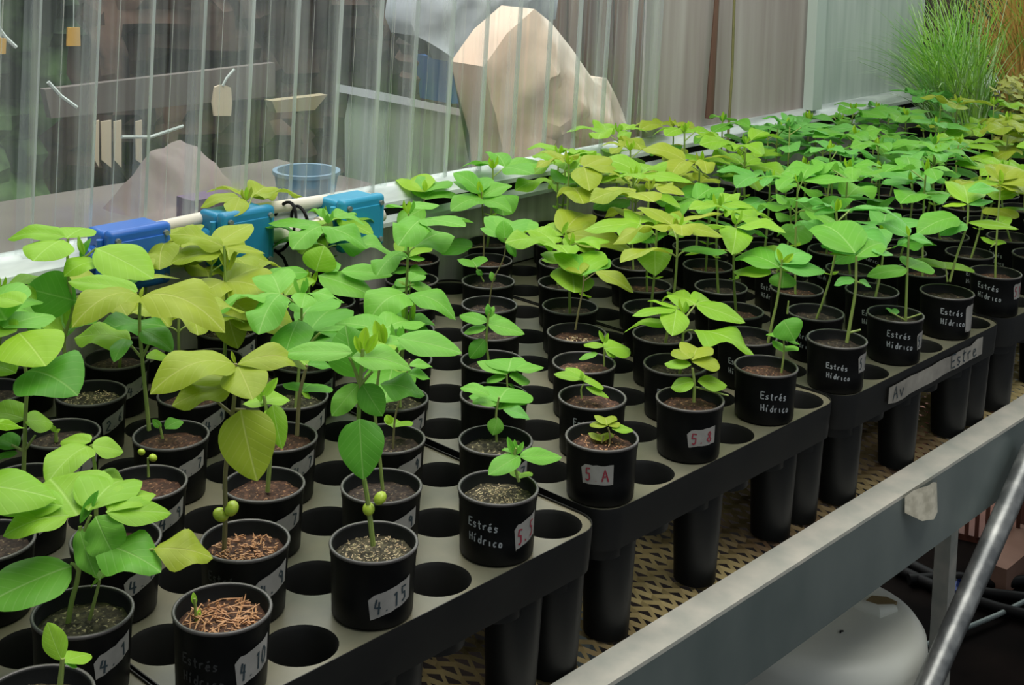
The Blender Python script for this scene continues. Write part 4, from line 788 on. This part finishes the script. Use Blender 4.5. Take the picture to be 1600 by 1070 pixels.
# slim black crate standing on the farthest tray
# ------------------------------------------------------------------ the neighbouring bay seen through the sheet
def slab(name, pts, Y, th, mt, lab, cat, parent=None, group=None, kind=None, rnd_=0):
    P = [ony(a, b, Y) for a, b in pts]; mb = MB(); mb.prism(P, (0, 1, 0), th); o = mb.build(name, mt, parent)
    if kind: o['kind'] = kind
    if lab: tag(o, lab, cat, group)
    return o
B = dict(conc=mat('weathered_concrete', (.085, .073, .065), .8, noise=((.15, .128, .115), 4, .3, .7)), dark=mat('dark_undergrowth', (.014, .011, .009), .9, noise=((.15, .09, .065), 3.0, .42, .66), bump=.5),
         brown=mat('brown_boards', (.075, .035, .022), .7, noise=((.20, .11, .08), 2, .35, .7, (8, 8, .5))), tarp=mat('blue_white_tarp', (.46, .50, .56), .45, noise=((.62, .66, .70), 4, .3, .7)),
         sack=mat('cream_film', (.66, .44, .31), .5, noise=((.78, .70, .56), 1.3, .35, .65)), tank=mat('pale_green_grey_tank', (.28, .36, .29), .5, noise=((.36, .43, .36), 2, .3, .7)),
         blue=mat('blue_drum_plastic', (.03, .13, .34), .5), yel=mat('yellow_sticky_card', (.60, .33, .05), .6), cream=mat('cream_card', (.62, .52, .38), .6), pink=mat('pinkish_tarp', (.115, .085, .08), .6, noise=((.18, .135, .125), 3, .3, .7)),
         purple=mat('faded_purple_plastic', (.10, .05, .12), .5), tan=mat('tan_board', (.34, .29, .18), .7), lblue=mat('pale_blue_bucket', (.14, .24, .34), .5), hedge=mat('green_undergrowth', (.010, .024, .012), .9, noise=((.12, .22, .08), 5.5, .45, .66), bump=.5))
# hedge / shaded bank far behind: a bumpy mass
mb = MB(); nx, nz_ = 120, 40; rnd = random.Random(3); vs = []
for a in range(nx+1):
    for b in range(nz_+1):
        vs.append((-10+110*a/nx, 46+1.6*math.sin(a*.7+b*.3)+rnd.uniform(-.9, .9), -12+26*b/nz_))
mb.add(vs, [(a*(nz_+1)+b, (a+1)*(nz_+1)+b, (a+1)*(nz_+1)+b+1, a*(nz_+1)+b+1) for a in range(nx) for b in range(nz_)]); mb.mi = [1 if f[0]//(nz_+1) < 34 else 0 for f in mb.f]; o = mb.build('hedge', [B['dark'], B['hedge']], fix=False); tag(o, 'dark overgrown bank seen through the clear corrugated sheet', 'hedge', kind='stuff')
slab('concrete_beam', [(70, 140), (430, 98), (430, 150), (80, 185)], 26, .3, B['conc'], 'long grey concrete beam behind the sheet above the paper strips', 'beam')
zt = .50; mb = MB(); mb.box((-2, 12.3, zt-.5), (12.7, 18.6, zt)); wt = mb.build('work_table', B['conc']); tag(wt, 'low grey concrete table behind the sheet, carrying the pinkish tarp and the bucket', 'table')
for lx in (-1.5, 6.5, 12.2): mb = MB(); mb.box((lx-.4, 13, -12), (lx+.4, 18, zt-.5)); mb.build('leg', B['conc'], wt)
for k, (a, b_, lab) in enumerate(((147, 155, 'narrow cream paper strip, left of the hanging group'), (158, 174, 'widest cream paper strip of the hanging group'), (178, 190, 'cream paper strip right of the widest one'), (212, 222, 'lone faint cream strip behind a corrugation rib'))):
    slab('paper_strip', [(a, 190), (b_, 188), (b_, 262 if k != 3 else 256), (a+1, 250)], 21, .04, B['cream'], lab, 'strip', group='cream paper strips behind the sheet')
slab('hanging_tag', [(336, 136), (343, 133), (352, 133), (361, 137), (363, 160), (361, 181), (335, 181), (332, 160)], 16, .05, B['cream'], 'rounded cream card hanging on a string behind the sheet', 'card')
for (a_, b_, Y_, lab) in ((1, 60, 16.03, 'thin string holding the left orange trap'), (115, 45, 16.03, 'thin string holding the orange trap between ribs')):
    q = ony(a_, b_, Y_); mb = MB(); mb.tube([q, q+Vector((0, 0, 10))], .012, 5); tag(mb.build('string', M['alu']), lab, 'string')
mb = MB(); P = [ony(348, 134, 16), ony(354, 122, 16), ony(366, 108, 16)]; mb.tube(P, .035, 6); tag(mb.build('string', M['alu']), 'short white string holding the rounded cream card', 'string')
slab('sticky_trap', [(-8, 58), (10, 60), (9, 84), (-8, 85)], 16, .05, B['yel'], 'orange sticky trap at the left edge of the photo', 'card', group='orange sticky traps')
slab('sticky_trap', [(106, 43), (125, 43), (126, 72), (105, 72)], 16, .05, B['yel'], 'orange sticky trap between the first two corrugation ribs', 'card', group='orange sticky traps')
for P, lab in ((((-5, 40), (8, 58), (25, 74)), 'faint white cord by the left orange trap'), (((75, 128), (95, 150), (120, 168)), 'white cord sagging below the concrete beam, left'), (((190, 214), (235, 214), (286, 197)), 'white cord sagging right of the paper strips')):
    mb = MB(); mb.tube([ony(a, b_, 18) for a, b_ in P], .045, 6); tag(mb.build('cord', M['alu']), lab, 'cord', 'white cords behind the sheet')
# folded pinkish tarp, a mound
def mound(name, px0, px1, ytop, ybot, Y, depth, mt, lab, cat, seed=1, parent=None, prof=None):
    a, b_ = ony(px0, ybot, Y), ony(px1, ybot, Y); top = ony((px0+px1)/2, ytop, Y).z; rnd = random.Random(seed); nx, ny = 26, 10; vs = []
    for i in range(nx+1):
        for j in range(ny+1):
            u, v_ = i/nx, j/ny; hh = (prof(u) if prof else math.sin(PI*u)**.45)*math.sin(PI*min(1, v_*.5+.001)*1)**.6
            vs.append((a.x+(b_.x-a.x)*u, Y+depth*v_, min(a.z, b_.z)+(top-min(a.z, b_.z))*hh+rnd.uniform(-.05, .05)))
    mb = MB(); mb.add(vs, [(i*(ny+1)+j, (i+1)*(ny+1)+j, (i+1)*(ny+1)+j+1, i*(ny+1)+j+1) for i in range(nx) for j in range(ny)]); o = mb.build(name, mt, parent, fix=False); return tag(o, lab, cat) if lab else o
mound('folded_tarp', 228, 408, 258, 357, 14, 2.6, B['pink'], 'pinkish folded tarp mound behind the sheet, above the boxes', 'tarp', prof=lambda u: (min(1, u/.55)**1.1*.86+.14*max(0, min(1, (u-.5)/.3)))*min(1, (1-u)/.12)**.6)
a = ony(284, 320, 13.3); b_ = ony(350, 320, 13.3); mb = MB(); mb.box((a.x, 12.9, zt), (b_.x, 13.5, zt+.85)); tag(mb.build('purple_box', B['purple']), 'faded purple box in front of the pinkish tarp', 'box')
mb = MB(); c = ony(478, 318, 13.0); mb.lathe([(.55, 0), (.72, 1.0), (.76, 1.0), (.76, 1.08), (.66, 1.08), (.55, .2), (0, .2)], 28, (c.x, c.y, zt+.01)); tag(mb.build('bucket', B['lblue']), 'pale blue bucket behind the sheet above the cable tie', 'bucket')
c = ony(470, 172, 24); tb = empty('tan_shelf', c, 'tan board on a thin post behind the sheet, left of the tank', 'shelf')
P = [ony(a_, b_, 24)-c for a_, b_ in [(425, 158), (512, 148), (492, 172), (432, 176)]]; mb = MB(); mb.prism(P, (0, 1, 0), .4); mb.build('board', B['tan'], tb)
mb = MB(); mb.box((-.1, .1, -12-c.z), (.1, .3, -.1)); mb.build('post', B['conc'], tb)
# pale tank with rim
P = [(608, 156), (745, 182), (790, 196), (800, 300), (600, 320), (600, 200)]
tk = slab('water_tank', P, 15.5, 1.6, B['tank'], 'large pale green grey water tank behind the sheet', 'tank')
slab('tank_rim', [(602, 145), (748, 176), (790, 190), (790, 197), (745, 186), (602, 158)], 15.3, 2.0, B['tarp'], None, None, parent=tk)
slab('blue_drum', [(698, 92), (752, 84), (762, 160), (706, 162)], 22.0, 1.6, B['blue'], 'blue drum standing behind the water tank', 'drum')
mb = MB(); c = ony(664, 66, 24); 
for k in range(9): mb.lathe([(0, -.7+.0), (.5, -.5), (.8, 0), (.5, .5), (0, .7)], 14, (c.x+math.cos(k)*.8*(k % 3)/2, c.y+.4*(k % 2), c.z-.6*(k//3)))
tag(mb.build('dark_shrub', B['dark']), 'rounded dark shrub left of the blue drum', 'shrub', kind='stuff')
# draped tarp across the top, and the cream film sack
def drape(name, pts, Y, amp, mt, lab, cat, seed):
    # an outline filled with a wrinkled, bulging surface of real depth
    P = [ony(a, b_, Y) for a, b_ in pts]; bm = bmesh.new(); vs = [bm.verts.new(p) for p in P]; f = bm.faces.new(vs); bmesh.ops.triangulate(bm, faces=[f])
    for _ in range(4): bmesh.ops.subdivide_edges(bm, edges=[e for e in bm.edges if e.calc_length() > .55], cuts=1, use_grid_fill=False); bmesh.ops.triangulate(bm, faces=bm.faces)
    bd = [v.co.copy() for v in bm.verts if v.is_boundary]; rnd = random.Random(seed); ph = [rnd.uniform(0, 6) for _ in range(4)]
    for v in bm.verts:
        dd = min((v.co-q).length for q in bd); b = min(1.0, dd/3.0)
        v.co.y -= amp*(b**.8+b*.42*math.sin(v.co.x*1.7+v.co.z*1.1+ph[0])+b*.40*math.sin(v.co.x*3.3-v.co.z*2.6+ph[1])+b*.34*abs(math.sin(v.co.z*4.2+v.co.x*1.3+ph[2]))+b*.22*abs(math.sin(v.co.z*2.2-v.co.x*5.1+ph[3])))
    r = bmesh.ops.extrude_face_region(bm, geom=list(bm.faces)); 
    for g in r['geom']:
        if isinstance(g, bmesh.types.BMVert): g.co.y = Y+1.2
    bmesh.ops.scale(bm, vec=(S, S, S), verts=bm.verts); bmesh.ops.recalc_face_normals(bm, faces=bm.faces)
    me = bpy.data.meshes.new(name); bm.to_mesh(me); bm.free(); me.materials.append(mt); me.polygons.foreach_set('use_smooth', [True]*len(me.polygons)); me.set_sharp_from_angle(angle=math.radians(50))
    o = bpy.data.objects.new(name, me); COL.objects.link(o); return tag(o, lab, cat)
drape('draped_tarp', [(652, -60), (880, -60), (868, 30), (800, 36), (760, 52), (740, 78), (715, 98), (700, 60), (650, 56), (640, 30)], 21, .8, B['tarp'], 'pale blue white tarp draped above the blue drum', 'tarp', 1)
drape('film_sack', [(756, 104), (792, 52), (835, 14), (862, 36), (895, 78), (925, 122), (948, 122), (960, 150), (975, 180), (986, 222), (900, 262), (790, 300), (784, 220), (765, 150)], 13.0, 1.0, B['sack'], 'big crumpled cream plastic film bundle leaning behind the sheet', 'bundle', 2)
brd = empty('board_fence', ony(940, 200, 27), 'brown upright boards behind the cream film bundle', 'fence')
for k in range(6):
    a = 866+k*24; P = [ony(a, -80, 27), ony(a+21, -80, 27), ony(a+17, 240, 27), ony(a-4, 240, 27)]; mb = MB(); mb.prism([p-brd.location/S for p in P], (0, 1, 0), .5); mb.build('board', B['brown'], brd)
mb = MB(); mb.tube([ony(1124, -60, YW-.2), ony(1108, 185, YW-.2)], [.05, .11], 8); tag(mb.build('wooden_stake', B['brown']), 'reddish brown stake leaning against the pinkish grey sheet', 'stake')
slab('back_ground', [(0, 0)], 10, 0, B['conc'], None, None) if False else None
